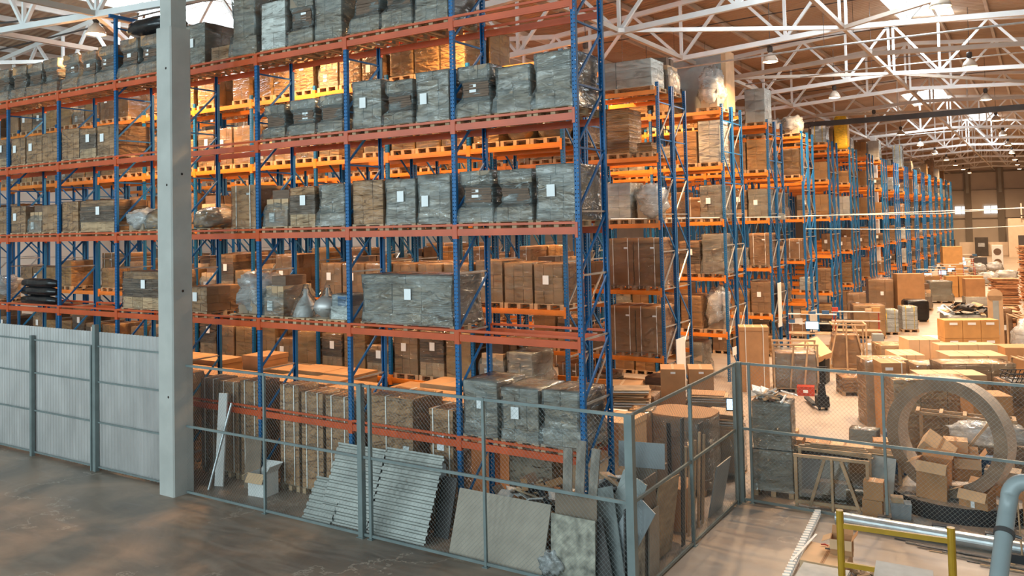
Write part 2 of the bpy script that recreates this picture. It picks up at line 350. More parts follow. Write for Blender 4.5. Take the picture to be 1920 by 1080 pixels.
# roof trusses: chords and web, one object per truss
def build_truss(label, xr, ends, y, m, web=True, name='roof_truss'):
    t = thing(name, label, 'roof truss', (0, y, 0), 0, 'roof trusses')
    lo = MB(); tp = MB()
    e0, e1 = ends
    for a, c in ((e0, xr), (xr, e1)):
        lo.bar((a, 0, z_bot(a+.01 if a < c else a)), (c, 0, z_bot(c)), .16, .17, m)
        tp.bar((a, 0, z_top(a+.01)), (c, 0, z_top(c)), .16, .18, m)
    lo.build('bottom_chord', t); 
    if web:
        tp.build('top_chord', t)
        nodes = [xr+s*(1.93+3.83*i) for i in range(3) for s in (-1, 1)]
        tops = [xr]+[xr+s*3.85*i for i in (1, 2) for s in (-1, 1)]
        for x in nodes:
            if not e0 < x < e1: continue
            w = MB(); w.bar((x, 0, z_bot(x)), (x, 0, z_top(x)), .1, .1, m); w.build('web_post', t)
            for k in (-1.93, 1.91):
                q = x+k
                q = min(tops+[e0, e1], key=lambda z: abs(z-q))
                if abs(q-x) > 2.6: continue
                w = MB(); w.bar((x, 0, z_bot(x)), (q, 0, z_top(min(max(q, e0+.01), e1))), .1, .1, m); w.build('web_diagonal', t)
        for dx in (-.1, .1):
            w = MB(); w.bar((xr+dx, 0, z_bot(xr)), (xr+dx, 0, z_top(xr)), .09, .09, m); w.build('web_post', t)
    return t
TY = [(.1, 1), (5.6, 1), (11.1, 1), (16.6, 1), (22.1, 0), (27.6, 1), (33.1, 1), (38.6, 0), (44.1, 1), (55.8, 1), (66.1, 1), (74, 1), (82.6, 1), (93, 1), (104, 1), (116, 1)]
ORD = ['first', 'second', 'third', 'fourth', 'fifth', 'sixth', 'seventh', 'eighth', 'ninth', 'tenth', 'eleventh', 'twelfth', 'thirteenth', 'fourteenth', 'fifteenth', 'sixteenth', 'seventeenth', 'eighteenth', 'nineteenth', 'twentieth']
rt = lt = st = None; nR = nL = nS = 0
for y, w in TY:
    if w:
        if rt is None: rt = o = build_truss('', XR, (XV, XR+HR), y, 'white_steel')
        else: o = copy_tree(rt); o.location.y = y
        tag(o, 'white steel roof truss over the right-hand hall, %s from the front' % ORD[nR], 'roof truss', 'roof trusses'); nR += 1
        if y < 50:
            if lt is None: lt = o = build_truss('', XL, (XL-HR, XV), y, 'white_steel')
            else: o = copy_tree(lt); o.location.y = y
            tag(o, 'pale steel roof truss over the left-hand hall, %s from the front' % ORD[nL], 'roof truss', 'roof trusses'); nL += 1
    else:
        o = build_truss('', XR, (XV, XR+HR), y, 'tan_steel', False, 'tie_beam')
        tag(o, 'tan steel tie beam without web between two roof trusses, %s from the front' % ORD[nS], 'tie beam', 'roof tie beams'); nS += 1
# longitudinal members
def long_member(name, label, cat, x, z, w, h, m, y0=-2., y1=127., group='members running along the roof'):
    q = MB(); q.bar((x, y0, z), (x, y1, z), w, h, m); return tag(q.build(name), label, cat, group)
for x, n in ((XR, 'under the right-hand ridge'), (XR-5.75, 'left of the right-hand ridge'), (XR+5.75, 'right of the right-hand ridge')):
    long_member('bottom_tie', 'pale steel tie running the length of the hall %s' % n, 'roof tie', x, z_bot(x)+.02, .13, .15, 'tan_steel')
for x, n in ((XL, 'under the left-hand ridge'), (XL+5.75, 'right of the left-hand ridge'), (XL-5.75, 'far left of the left-hand ridge')):
    long_member('bottom_tie', 'pale steel tie running the length of the hall %s' % n, 'roof tie', x, z_bot(x)+.02, .13, .15, 'tan_steel', -2, 60)
i = 0
for xr, s0 in ((XR, 'right-hand'), (XL, 'left-hand')):
    k = 0
    for dx in (-9.6, -7.7, -5.75, -3.85, -1.93, 1.93, 3.85, 5.75, 7.7, 9.6):
        x = xr+dx
        if x > 13 or x < -32: continue
        long_member('purlin', 'roof purlin under the %s roof, %s counted from its left' % (s0, ORD[k]), 'purlin', x, z_top(x)+.19, .12, .2, 'white_steel' if xr < 0 else 'tan_steel', -3.5, 60 if xr < 0 else 127, 'roof purlins'); k += 1
# plan bracing between bottom chords
for j, (a, c) in enumerate((((XR, 16.6), (-4.2, 10.9)), ((XR, 16.6), (7.3, 11.1)), ((XR, 27.6), (-4.2, 22.1)), ((XR, 27.6), (7.3, 33.1)), ((XR, 44.1), (-4.2, 38.6)), ((XL, 5.6), (-15, .1)), ((XL, 5.6), (-26.5, .1)), ((XL, 5.6), (-15, 11.1)))):
    q = MB(); q.bar((a[0], a[1], z_bot(a[0])), (c[0], c[1], z_bot(c[0])), .13, .13, 'white_steel' if j in (0, 5, 6) else 'tan_steel')
    tag(q.build('roof_brace'), 'slanting flat roof brace joining two trusses, %s counted from the front right' % ORD[j], 'roof brace', 'roof braces')
# dark duct beam and thin service pipes
PY = (15.2, 20.5, 24.4, 30, 36, 18.3, 47, 58, 13.2)
q = MB(); q.bar((-8.5, 39, 11.5), (13, 38.3, 11.5), .3, .3, 'dark_steel'); tag(q.build('service_beam'), 'dark brown beam crossing under the white trusses at the right', 'beam')
for j, (y, z, r, m) in enumerate(((15.2, 11.45, .035, 'galv'), (20.5, 12.9, .02, 'dark_steel'), (24.4, 12.1, .03, 'galv'), (30, 13.4, .02, 'dark_steel'), (36, 13.2, .02, 'dark_steel'), (18.3, 13.6, .02, 'dark_steel'), (47, 12.3, .03, 'galv'), (58, 12.2, .03, 'galv'), (13.2, 13.7, .02, 'dark_steel'))):
    q = MB(); q.tube([(-9, y, z-.2), (1, y, z+.02), (13, y, z-.05)], r, m, 6); [q.tube([(hx, y, z-.02-max(0, -hx)*.02), (hx, y, z_top(hx)+.36)], .008, 'dark_steel', 4) for hx in (-6., 1.2, 8.)]; tag(q.build('service_pipe'), 'thin service pipe crossing below the right-hand roof, %s in order of build from the front' % ORD[j] if False else 'thin service pipe under the right-hand roof, %s nearest of nine' % ORD[sorted(PY).index(y)], 'pipe', 'service pipes')
for j, (a, c) in enumerate((((-26, -2, 12.4), (-13, 2.5, 12.6)), ((-26, .5, 11.9), (-15.5, 4, 13.3)))):
    q = MB(); q.tube([a, c], .03, 'dark_steel', 6); tag(q.build('service_pipe'), 'dark slanting pipe under the left-hand roof, %s of two' % ('lower', 'upper')[j], 'pipe', 'service pipes')
# strung wires at mid height on the right
for j, (p, r) in enumerate(((((-3.4, 8.4, 5.98), (-2.63, 24, 5.95), (6.6, 24, 6.08)), .02), (((-2.8, 29.0, 5.35), (3, 30.5, 5.2), (9, 31, 5.4)), .02), (((-2.8, 29.0, 6.0), (3, 30.5, 5.95), (9, 31, 6.3)), .018))):
    q = MB(); q.tube(p, r, 'strap', 6); tag(q.build('strung_cable'), ('long pale cable strung across the aisle from the racks, nearest one', 'lower pale cable strung beyond the nearest one', 'upper pale cable strung beyond the nearest one')[j], 'cable')
q = MB(); q.box((-2.63, 24, 5.95), (.3, .2, .22), 'grey_plastic'); tag(q.build('junction_box'), 'small grey junction box on the strung cable', 'junction box')
q = MB(); q.b2((-3.9, 55.62, 0), (-3.5, 55.9, 12.0), 'white_steel'); tag(q.build('hall_column'), 'white steel column rising above the far racks to a truss', 'column')
# precast concrete column
t = thing('concrete_column', 'square precast concrete column in front of the racks at the fence', 'column', (-9.73, -1.24, 0))
q = MB(); w = .27; c = .03
def oct_(w, c): return [(-w+c, -w), (w-c, -w), (w, -w+c), (w, w-c), (w-c, w), (-w+c, w), (-w, w-c), (-w, -w+c)]
pr = oct_(w, c); q.add([(x, y, 0) for x, y in pr]+[(x, y, 10.55) for x, y in pr], [tuple(range(8))[::-1], tuple(range(8, 16))]+[(i, (i+1) % 8, 8+(i+1) % 8, 8+i) for i in range(8)], 'concrete')
q.build('shaft', t)
q = MB(); q.b2((-.2, -.2, 10.55), (.2, .2, 12), 'concrete'); q.build('head', t)
q = MB()
for z in (6.95, 2.2, 9.6): q.tube([(.1, -.272, z), (.1, -.262, z)], .03, 'seam', 10); q.tube([(.262, .0, z-2.4), (.274, .0, z-2.4)], .03, 'seam', 10)
q.build('socket_hole', t)

# ------------------------------------------------------------------ racks
ZL = [1.59, 3.64, 5.69, 7.75, 9.80]; BH = .13
BT = [z+BH for z in ZL]
_mc = {}
def mc(key, fn):
    if key not in _mc: _mc[key] = fn()
    return _mc[key]
def upright_mesh(h, near, side):
    # hat section, open at the inner side; web faces the aisle
    def f():
        q = MB(); m = 'blue_holes' if near else 'blue'; w = .05; d = .07*side
        pr = [(-w, 0), (w, 0), (w, d), (w-.02, d), (w-.02, d*.96), (w-.004, d*.96)]
        for (x0, x1, y0, y1, mm) in ((-w, w, 0, .003*side, m), (-w, -w+.003, 0, d, 'blue'), (w-.003, w, 0, d, 'blue'), (-w, -w+.02, d-.003*side, d, 'blue'), (w-.02, w, d-.003*side, d, 'blue')):
            q.b2((x0, min(y0, y1), 0), (x1, max(y0, y1), h), mm)
        q.b2((-.07, min(-.02*side, .09*side), 0), (.07, max(-.02*side, .09*side), .012), 'blue')
        return q.mesh('upright')
    return mc(('u', h, near, side), f)
def brace_mesh(h, d, silver):
    def f():
        q = MB(); a, c = .05, d-.05; z = .35; k = 0
        mh = 'galv' if silver else 'blue'
        while z < h-.3:
            q.bar((0, a, z), (0, c, z), .035, .035, mh if z < 6.2 else 'blue')
            if z+1.15 < h-.1:
                p, r = ((a, c) if k % 2 == 0 else (c, a)) if silver == 2 else (c, a)
                q.bar((0.012, p, z+1.1), (0.012, r, z+.06), .03, .045, 'galv' if (silver == 2 and k % 2) else 'blue')
            z += 1.15; k += 1
        return q.mesh('frame_brace')
    return mc(('b', h, d, silver), f)
def beam_mesh(l, side, rail):
    def f():
        q = MB(); om = 'orange_cool_lit' if side else 'orange'
        if rail:
            q.b2((.05, -.012, 0), (l-.05, .022, .045), om)
        else:
            q.b2((.055, 0, 0), (l-.055, .05, BH), om); q.b2((.055, -.004, .03), (l-.055, 0, .095), om)
            for x in (.052, l-.056): q.b2((x-.004, -.012, -.06), (x+.008+.0, .055, .22), om)
            for x in (.0, l-.052): q.b2((x, -.012, -.06), (x+.052, -.006, .22), om)
        return q.mesh('safety_rail' if rail else 'load_beam')
    return mc(('m', round(l, 2), side, rail), f)
def rack(label, xe, ws, y0, d, heights, near=True, rails=False, levels=(0, 1, 2, 3, 4), skip=(), silver=2):
    t = thing('pallet_rack', label, 'pallet rack', (xe, y0, 0), 0, 'pallet racks')
    xs = [0.]
    for w in ws: xs.append(xs[-1]-w)
    for i, x in enumerate(xs):
        h = heights[i] if isinstance(heights, (list, tuple)) else heights
        if near:
            obj('upright', upright_mesh(h, True, 1), t, (x, 0, 0)); obj('upright', upright_mesh(h, True, -1), t, (x, d, 0))
            obj('frame_brace', brace_mesh(h, d, silver), t, (x, 0, 0))
        else:
            def f():
                q = MB()
                for s, yy in ((1, 0), (-1, d)):
                    q.b2((-.05, min(yy, yy+.07*s), 0), (.05, max(yy, yy+.07*s), h), 'blue')
                z = .35; k = 0
                while z < h-.3:
                    q.bar((0, .05, z), (0, d-.05, z), .04, .04, 'galv')
                    p, r = (.05, d-.05) if k % 2 else (d-.05, .05)
                    if z+1.1 < h: q.bar((0, p, z+1.1), (0, r, z+.05), .035, .05, 'galv' if k % 2 else 'blue')
                    z += 1.15; k += 1
                return q.mesh('upright_frame')
            obj('upright_frame', mc(('uf', h, d), f), t, (x, 0, 0))
    for i, w in enumerate(ws):
        for k in levels:
            if (i, k) in skip: continue
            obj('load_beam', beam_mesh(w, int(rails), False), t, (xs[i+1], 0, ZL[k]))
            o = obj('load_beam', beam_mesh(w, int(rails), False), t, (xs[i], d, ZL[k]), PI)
            if rails:
                obj('safety_rail', beam_mesh(w, 1, True), t, (xs[i+1], -.001, ZL[k]+BH+.055))
                obj('safety_rail', beam_mesh(w, 1, True), t, (xs[i], d+.001, ZL[k]+BH+.055), PI)
    return t, [xe+x for x in xs]
W1 = [2.72]+[2.85]+[2.83]+[2.8]*6
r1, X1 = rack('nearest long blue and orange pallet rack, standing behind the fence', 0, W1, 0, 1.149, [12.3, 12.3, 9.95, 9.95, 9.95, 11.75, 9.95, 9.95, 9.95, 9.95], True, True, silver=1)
# connecting header on top of the tall frame left of the concrete column
q = MB(); xx = X1[5]; q.bar((xx, -.15, 11.75), (xx, 1.4, 11.75), .07, .09, 'blue'); q.bar((xx, .05, 11.45), (xx, 1.1, 11.4), .03, .04, 'blue')
tag(q.build('portal_header'), 'blue header bar bolted on top of the tall uprights left of the column', 'bar')
PK, Y0, G = 6.061, 4.57, 1.205
racks = []
for k in range(18):
    yb = Y0+PK*k; nb = 10 if k < 3 else (5 if k < 5 else 3)
    near = k < 4
    for j, s in enumerate(('front', 'rear')):
        lab = 'blue and orange pallet rack, %s half of the %s double row behind the nearest rack' % (s, ORD[k])
        if near or k == 4 and j == 0 or True:
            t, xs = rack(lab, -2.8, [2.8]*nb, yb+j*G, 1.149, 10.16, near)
        racks.append((k, j, xs))

# ------------------------------------------------------------------ loads
def pallet_mesh(w, d):
    def f():
        q = MB()
        for i in range(5): q.box((0, -d/2+.06+(d-.12)*i/4, .133), (w, .1 if i % 2 else .12, .02), 'wood')
        for x in (-w/2+.05, 0, w/2-.05):
            q.box((x, 0, .115), (.1, d, .018), 'wood')
            for y in (-d/2+.06, 0, d/2-.06): q.box((x, y, .062), (.1, .12, .088), 'wood')
            q.box((x, 0, .01), (.1, d, .018), 'wood')
        return q.mesh('pallet')
    return mc(('p', round(w, 2), round(d, 2)), f)
def grid_boxes(q, w, d, z0, h, nx, ny, nz, m, jit=.006, gap=.009, twist=0.):
    R = Matrix.Rotation(twist, 3, 'Z')
    for i in range(nx):
        for j in range(ny):
            for k in range(nz):
                x = -w/2+w*(i+.5)/nx+rnd.uniform(-jit, jit); y = -d/2+d*(j+.5)/ny+rnd.uniform(-jit, jit)
                p = R @ Vector((x, y, 0))
                q.box((p.x, p.y, z0+h*(k+.5)/nz), (w/nx-gap, d/ny-gap, h/nz-gap*.6), m, twist)
def film_shell(w, d, z0, z1, prof, seed, mat, amp=.012, cap=True, n=40, off=.012):
    q = MB(); rows = 16; vs = []
    per = 2*(w+d); rc = random.Random(seed)
    n = 48; nc = 3; ns = (n-4*nc)//4
    def contour(j, sx, sy):
        # rectangle with small rounded corners: nc points on each corner, ns along each side
        r = .03; side, k = divmod(j, nc+ns); A, B = ((1, 1), (-1, 1), (-1, -1), (1, -1))[side]
        if k < nc:
            a = PI/2*(side+k/(nc-1)); return A*(sx-r)+r*math.cos(a), B*(sy-r)+r*math.sin(a)
        u = (k-nc+1)/(ns+1); A2, B2 = ((1, 1), (-1, 1), (-1, -1), (1, -1))[(side+1) % 4]; a = PI/2*(side+1)
        p = (A*(sx-r)+r*math.cos(a), B*(sy-r)+r*math.sin(a)); q_ = (A2*(sx-r)+r*math.cos(a), B2*(sy-r)+r*math.sin(a))
        return p[0]+(q_[0]-p[0])*u, p[1]+(q_[1]-p[1])*u
    for i in range(rows+1):
        f = i/rows; z = z0+(z1-z0)*f
        # interpolate the waist profile
        for (fa, a), (fb, bb) in zip(prof, prof[1:]):
            if fa <= f <= fb: u = (f-fa)/(fb-fa+1e-9); u = u*u*(3-2*u); s = a+(bb-a)*u; break
        for j in range(n):
            x, y = contour(j, (w/2*s+off), (d/2*s+off))
            nn = noise.noise(Vector((x*3.1+seed, y*3.1, z*5.3)))*amp+noise.noise(Vector((x*9+seed, y*9, z*13)))*amp*.5+amp*.35
            l = math.hypot(x, y)+1e-6
            vs.append((x*(1+nn/l), y*(1+nn/l), z+noise.noise(Vector((x*4, y*4, seed*1.7)))*.012*(1 if 0 < i < rows else .6)))
    fs = [(i*n+j, i*n+(j+1) % n, (i+1)*n+(j+1) % n, (i+1)*n+j) for i in range(rows) for j in range(n)]
    if cap:
        s0 = len(vs); top = vs[rows*n:rows*n+n]
        vs += [(x*.55, y*.55, z+.012+rc.uniform(0, .015)) for x, y, z in top]; vs.append((0, 0, z1+.02))
        fs += [(rows*n+j, rows*n+(j+1) % n, s0+(j+1) % n, s0+j) for j in range(n)]
        fs += [(s0+j, s0+(j+1) % n, len(vs)-1) for j in range(n)]
    q.add(vs, fs, mat); return q.mesh('stretch_film', True)
def blob(q, w, d, h, z0, m, seed, amp=.12, nu=28, nv=16, power=3.2, flat=0.):
    vs = []
    for i in range(nv+1):
        v = PI*(i/nv)-PI/2
        for j in range(nu):
            u = 2*PI*j/nu
            c = math.copysign(abs(math.cos(v))**(2/power), math.cos(v)); s = math.copysign(abs(math.sin(v))**(2/power), math.sin(v))
            cu = math.copysign(abs(math.cos(u))**(2/power), math.cos(u)); su = math.copysign(abs(math.sin(u))**(2/power), math.sin(u))
            x, y, z = cu*c, su*c, s
            k = 1+amp*noise.noise(Vector((x*2.1+seed, y*2.1, z*2.1)))+amp*.6*noise.noise(Vector((x*5+seed, y*5, z*5)))
            zz = z0+h/2+z*k*h/2; vs.append((x*k*w/2, y*k*d/2, max(z0, zz)))
    q.add(vs, [(i*nu+j, i*nu+(j+1) % nu, (i+1)*nu+(j+1) % nu, (i+1)*nu+j) for i in range(nv) for j in range(nu)], m)
def label_part(t, x, y, z, w=.17, h=.22, m='paper', rx=0.):
    q = MB(); q.box((x, y, z), (w, .004, h), m); return q.build('paper_label', t)
def strap_part(q, w, d, z0, z1, xs, m='strap', t=.012):
    for x in xs:
        q.b2((x-t, -d/2-.012, z0), (x+t, -d/2-.004, z1+.006), m); q.b2((x-t, d/2+.004, z0), (x+t, d/2+.012, z1+.006), m); q.b2((x-t, -d/2-.012, z1+.003), (x+t, d/2+.012, z1+.011), m)

def make_load(kind, w, d, h, seed):
    """pallet with its goods; h counts the goods above the pallet"""
    rnd.seed(seed)
    t = thing(NAME[kind], '', 'pallet load')
    z = .145; pw = w
    if kind not in ('tallbox',): obj('pallet', pallet_mesh(pw, d), t)
    q = MB(); film = 'film'; lab = None
    if kind in ('waist', 'waist_tan'):
        cg = 'card' if kind == 'waist_tan' else 'card_grey'  # lit copy takes the warmer cardboard, lamp glow put into the colour
        base, mid = h*.27, h*.46
        grid_boxes(q, w*.98, d*.97, z, base, 3, 3, 1, cg, twist=rnd.uniform(-.03, .03))
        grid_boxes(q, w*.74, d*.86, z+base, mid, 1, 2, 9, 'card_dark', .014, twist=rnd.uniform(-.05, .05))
        grid_boxes(q, w*.86, d*.92, z+base+mid, h-base-mid, 3, 2, 1, cg, twist=rnd.uniform(-.09, .09))
        q.build('carton_stack', t)
        obj('stretch_film', film_shell(w, d, z-.02, z+h, [(0, 1.05), (.24, 1.0), (.38, .79), (.62, .78), (.76, .91), (1, .90)], seed, M['film'], .03), t)
        label_part(t, w*(-.2+.13*(seed % 3)), -d*.425, z+base+mid*(.6 if seed % 2 else 1.35), .16, .17) if seed % 4 else None
    elif kind == 'bulge':
        grid_boxes(q, w*.95, d*.95, z, h*.3, 2, 2, 1, 'card_grey', twist=.05)
        grid_boxes(q, w*.86, d*.9, z+h*.3, h*.7, 2, 2, 2, 'card_grey', .015, twist=-.03)
        q.build('carton_stack', t)
        obj('stretch_film', film_shell(w, d, z-.02, z+h, [(0, 1.06), (.25, 1.02), (.45, .88), (1, .93)], seed, M['film'], .03), t)
    elif kind == 'neat':
        grid_boxes(q, w*.97, d*.97, z, h, 3, 3, 3, 'card'); q.build('carton_stack', t)
        obj('stretch_film', film_shell(w*.97, d*.97, z-.03, z+h+.006, [(0, 1), (1, 1)], seed, M['film_thin'], .006), t)
        label_part(t, w*(-.2+.12*(seed % 4)), -d*.49-.014, z+h*(.4+.1*(seed % 3))) if seed % 3 else None
    elif kind == 'neat_grey':
        grid_boxes(q, w*.97, d*.97, z, h*.2, 3, 3, 1, 'card_grey'); grid_boxes(q, w*.93, d*.93, z+h*.2, h*.62, 3, 2, 1, 'card_grey', .01)
        grid_boxes(q, w*.97, d*.96, z+h*.82, h*.18, 2, 2, 1, 'card_grey'); q.build('carton_stack', t)
        obj('stretch_film', film_shell(w*.97, d*.97, z-.03, z+h+.006, [(0, 1.01), (.5, .97), (1, 1)], seed, M['film'], .012), t)
        label_part(t, w*(-.25+.14*(seed % 4)), -d*.49-.022, z+h*(.45+.08*(seed % 4))) if seed % 3 != 1 else None
    elif kind == 'banded':
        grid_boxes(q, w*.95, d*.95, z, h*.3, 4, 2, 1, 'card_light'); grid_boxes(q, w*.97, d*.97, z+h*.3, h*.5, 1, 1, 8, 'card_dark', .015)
        grid_boxes(q, w*.92, d*.95, z+h*.8, h*.2, 2, 2, 2, 'card'); q.build('carton_stack', t)
        obj('stretch_film', film_shell(w*.97, d*.97, z-.03, z+h, [(0, 1), (1, .98)], seed, M['film_thin'], .012), t)
        label_part(t, w*.05, -d*.49-.02, z+h*.66)
    elif kind == 'strapped':
        q.box((0, 0, z+h/2), (w*.94, d*.94, h), 'card'); q.box((0, 0, z+h-.06), (w*.97, d*.97, .13), 'card'); q.build('carton', t)
        s = MB(); strap_part(s, w*.97, d*.97, z-.1, z+h+.005, (-w*.28, w*.28)); s.build('strap', t)
        obj('stretch_film', film_shell(w*.95, d*.95, z-.08, z+h-.05, [(0, 1.06), (.1, 1.01), (1, 1.01)], seed, M['film_thin'], .012, cap=False), t)
        label_part(t, w*.2, -d*.487-.006, z+h*.8, .12, .05)
    elif kind == 'boards':
        n = int(h/.035)
        for i in range(n): q.box((rnd.uniform(-.02, .02), rnd.uniform(-.02, .02), z+(i+.5)*h/n), (w*.9, d*.9, h/n-.006), 'card_gold' if i % 5 else 'card_light')
        q.build('board_stack', t)
        obj('stretch_film', film_shell(w*.92, d*.92, z-.02, z+h, [(0, 1), (1, 1)], seed, M['film_thin'], .012), t)
    elif kind == 'white':
        grid_boxes(q, w*.95, d*.95, z, h, 2, 2, 3, 'white_card', .012); q.build('carton_stack', t)
        obj('stretch_film', film_shell(w*.95, d*.95, z-.02, z+h, [(0, 1), (1, 1)], seed, M['film_thin'], .015), t)
    elif kind == 'bag':
        blob(q, w*1.0, d*.95, h, z, 'film_white', seed, .3, power=2.6); q.build('wrapped_bundle', t, True)
        s = MB(); grid_boxes(s, w*.7, d*.7, z, h*.6, 2, 2, 1, 'card_grey'); s.build('carton_stack', t)
    elif kind == 'mound':
        blob(q, w*1.05, d, h*1.25, z-.1, 'card_gold', seed, .12, power=2.3); q.build('sack_pile', t, True)
        s = MB(); blob(s, w*1.08, d*1.03, h*1.3, z-.1, 'film', seed, .14, power=2.3); s.build('stretch_film', t, True)
    elif kind == 'mixed':
        grid_boxes(q, w*.9, d*.9, z, h*.45, 2, 2, 1, 'card'); grid_boxes(q, w*.8, d*.85, z+h*.45, h*.3, 3, 2, 1, 'card_light', .02)
        grid_boxes(q, w*.6, d*.7, z+h*.75, h*.25, 1, 2, 1, 'card_dark', .03, twist=.1); q.build('carton_stack', t)
        obj('stretch_film', film_shell(w*.92, d*.92, z-.02, z+h*.76, [(0, 1.02), (.6, 1), (1, .8)], seed, M['film'], .03, cap=False), t)
        label_part(t, -w*.15, -d*.47, z+h*.25)
    elif kind == 'tan':
        grid_boxes(q, w*.95, d*.95, z, h, 2, 2, 2, 'card_gold'); q.build('carton_stack', t)
        obj('stretch_film', film_shell(w*.95, d*.95, z-.02, z+h, [(0, 1), (1, 1)], seed, M['film_thin'], .01), t)
    elif kind == 'green':
        for i in range(5): q.box((0, 0, z+(i+.5)*h/5), (w*.88, d*.9, h/5-.02), 'white_plastic')
        for x in (-.2, .2): q.b2((x-.02, -d*.46, z), (x+.02, d*.46, z+h+.01), 'yellow_film')
        q.build('sack_stack', t)
        obj('stretch_film', film_shell(w*.9, d*.92, z-.02, z+h, [(0, 1), (1, .95)], seed, M['film'], .03), t)
    elif kind == 'yellow':
        blob(q, w, d, h, z, 'yellow_film', seed, .06, power=6); q.build('sack_stack', t, True)
    rnd.seed(seed+99)
    return t
DESC = {'waist_tan': 'pinched cartons tinted as lamp-lit', 'waist': 'wrapped cartons pinched at middle', 'bulge': 'leaning film-wrapped cartons', 'neat': 'neat brown cartons in film', 'neat_grey': 'grey-brown cartons under film',
 'banded': 'dark banded cartons', 'strapped': 'lidded carton with straps', 'boards': 'stacked flat tan boards', 'white': 'white cartons in film', 'bag': 'lumpy milky plastic bundle',
 'mound': 'rounded wrapped mound', 'mixed': 'uneven mixed cartons', 'tan': 'golden-tan cartons in film', 'green': 'white sacks in film', 'yellow': 'bright yellow sacks'}
NAME = {'waist_tan': 'pinched_carton_pallet', 'waist': 'pinched_carton_pallet', 'bulge': 'leaning_carton_pallet', 'neat': 'carton_pallet', 'neat_grey': 'carton_pallet', 'banded': 'banded_carton_pallet', 'strapped': 'lidded_carton_pallet', 'boards': 'board_stack',
 'white': 'white_carton_pallet', 'bag': 'plastic_bundle_pallet', 'mound': 'wrapped_mound', 'mixed': 'mixed_carton_pallet', 'tan': 'tan_carton_pallet', 'green': 'sack_pallet', 'yellow': 'sack_pallet'}
_pool = {}
def load(kind, x, y, z, label, group, w=.84, d=1.07, h=1., seed=1, rz=0.):
    key = (kind, round(w, 2), round(d, 2), round(h, 2), seed)
    if key in _pool: t = copy_tree(_pool[key])
    else: t = _pool[key] = make_load(kind, w, d, h, seed)
    t.location = (x, y, z); t.rotation_euler.z = rz
    tag(t, label, 'pallet load', group); return t
LV = ['lowest', 'second', 'third', 'fourth', 'top', 'floor']
BT.append(0.)
G1 = 'wrapped pallets on the nearest rack'
used_labels = {}
def slot1(bay, lvl, items):
    """items: list of (kind, offset from bay centre, width, height, seed, rz)"""
    xc = (X1[bay]+X1[bay+1])/2; n = len(items)
    pos = {1: ['alone'], 2: ['left', 'right'], 3: ['left', 'middle', 'right']}[n]
    for i, it in enumerate(items):
        kind, dx, w, h, seed = it[:5]; rz = it[5] if len(it) > 5 else 0.
        lab = '%s, %s in %s bay from right, %s level, nearest rack' % (DESC[kind], pos[i], ORD[bay], LV[lvl])
        load(kind, xc+dx, .575, BT[lvl], lab, G1, w, 1.07, h, seed, rz or (.02*math.sin(bay*3.1+lvl*1.7+i*2.3) if w < 1.2 else 0))
S = .885
slot1(0, 3, [('waist', -S, .82, .98, 1), ('bulge', 0, .82, .86, 2), ('bulge', S, .84, 1.02, 3)])
slot1(0, 2, [('waist', -S, .82, .98, 1), ('waist', 0, .82, .96, 4), ('neat_grey', S, .84, 1.0, 5)])
slot1(0, 0, [('neat_grey', -S, .80, 1.02, 6, .0), ('neat_grey', 0, .82, .96, 5), ('bulge', S, .84, .98, 7)])
slot1(1, 3, [('neat_grey', -S, .8, .98, 5), ('waist', 0, .8, .9, 4), ('neat_grey', S, .84, .98, 8)])
slot1(1, 2, [('neat', -S, .86, .92, 9), ('neat_grey', 0, .80, .90, 6), ('neat_grey', S, .84, .96, 8)])
slot1(2, 3, [('waist', -S, .74, .74, 10), ('waist', 0, .84, .78, 11), ('waist', S, .76, .8, 12)])
slot1(2, 2, [('mixed', -S, .84, .84, 13), ('banded', 0, .84, .86, 14), ('bulge', S, .80, .9, 2)])
slot1(1, 4, [('waist', -S, .84, 1.15, 12), ('waist', 0, .84, 1.2, 4), ('neat_grey', S, .84, 1.2, 8)])
slot1(2, 4, [('white', -S, .84, 1.1, 15), ('waist', 0, .8, 1.15, 11), ('neat_grey', S, .84, 1.25, 16)])
slot1(3, 4, [('neat_grey', -S*1.02, .84, .98, 17), ('neat', .15, .84, .3, 18), ('bulge', S*1.02, .84, 1.4, 19)])
slot1(4, 4, [('waist_tan', -S, .84, 1.0, 1), ('waist_tan', 0, .84, 1.0, 3), ('waist_tan', S, .82, 1., 10)])
slot1(5, 4, [('waist_tan', -S, .84, .95, 11), ('waist_tan', 0, .82, .92, 1), ('waist_tan', S, .84, .96, 3)])
slot1(6, 4, [('waist_tan', -S, .84, .95, 12), ('waist_tan', 0, .82, .92, 2), ('waist_tan', S, .84, .95, 4)])
slot1(7, 4, [('waist_tan', -S, .84, .95, 1), ('waist_tan', 0, .82, .92, 3), ('waist_tan', S, .84, .95, 12)])
slot1(6, 3, [('neat', -S, .84, .8, 20), ('neat', 0, .84, .8, 20), ('neat', S, .86, .82, 9)])
slot1(5, 3, [('neat', -S*.98, .86, .86, 9), ('banded', 0, .84, .8, 14), ('neat', S, .86, .82, 20)])
slot1(7, 3, [('neat', -S, .84, .8, 20), ('banded', S, .86, .82, 14)])
slot1(6, 2, [('neat', -S, .84, .8, 20), ('mixed', 0, .8, .8, 13), ('neat', S, .86, .78, 9)])
slot1(5, 2, [('neat', -S, .82, .84, 9), ('banded', .42, 1.68, .84, 21)])
slot1(4, 2, [('bag', -S*.9, .9, .55, 22), ('mound', 0, .86, .5, 23)])
slot1(3, 2, [('mound', -S*.9, .9, .48, 24), ('strapped', S*.95, .86, .98, 25)])
slot1(7, 2, [('neat', -S, .84, .8, 20), ('neat', S, .84, .8, 20)])
slot1(1, 1, [('neat_grey', .1, 2.45, .98, 26)])
slot1(2, 1, [('mixed', -S*1.15, .7, .9, 27)])
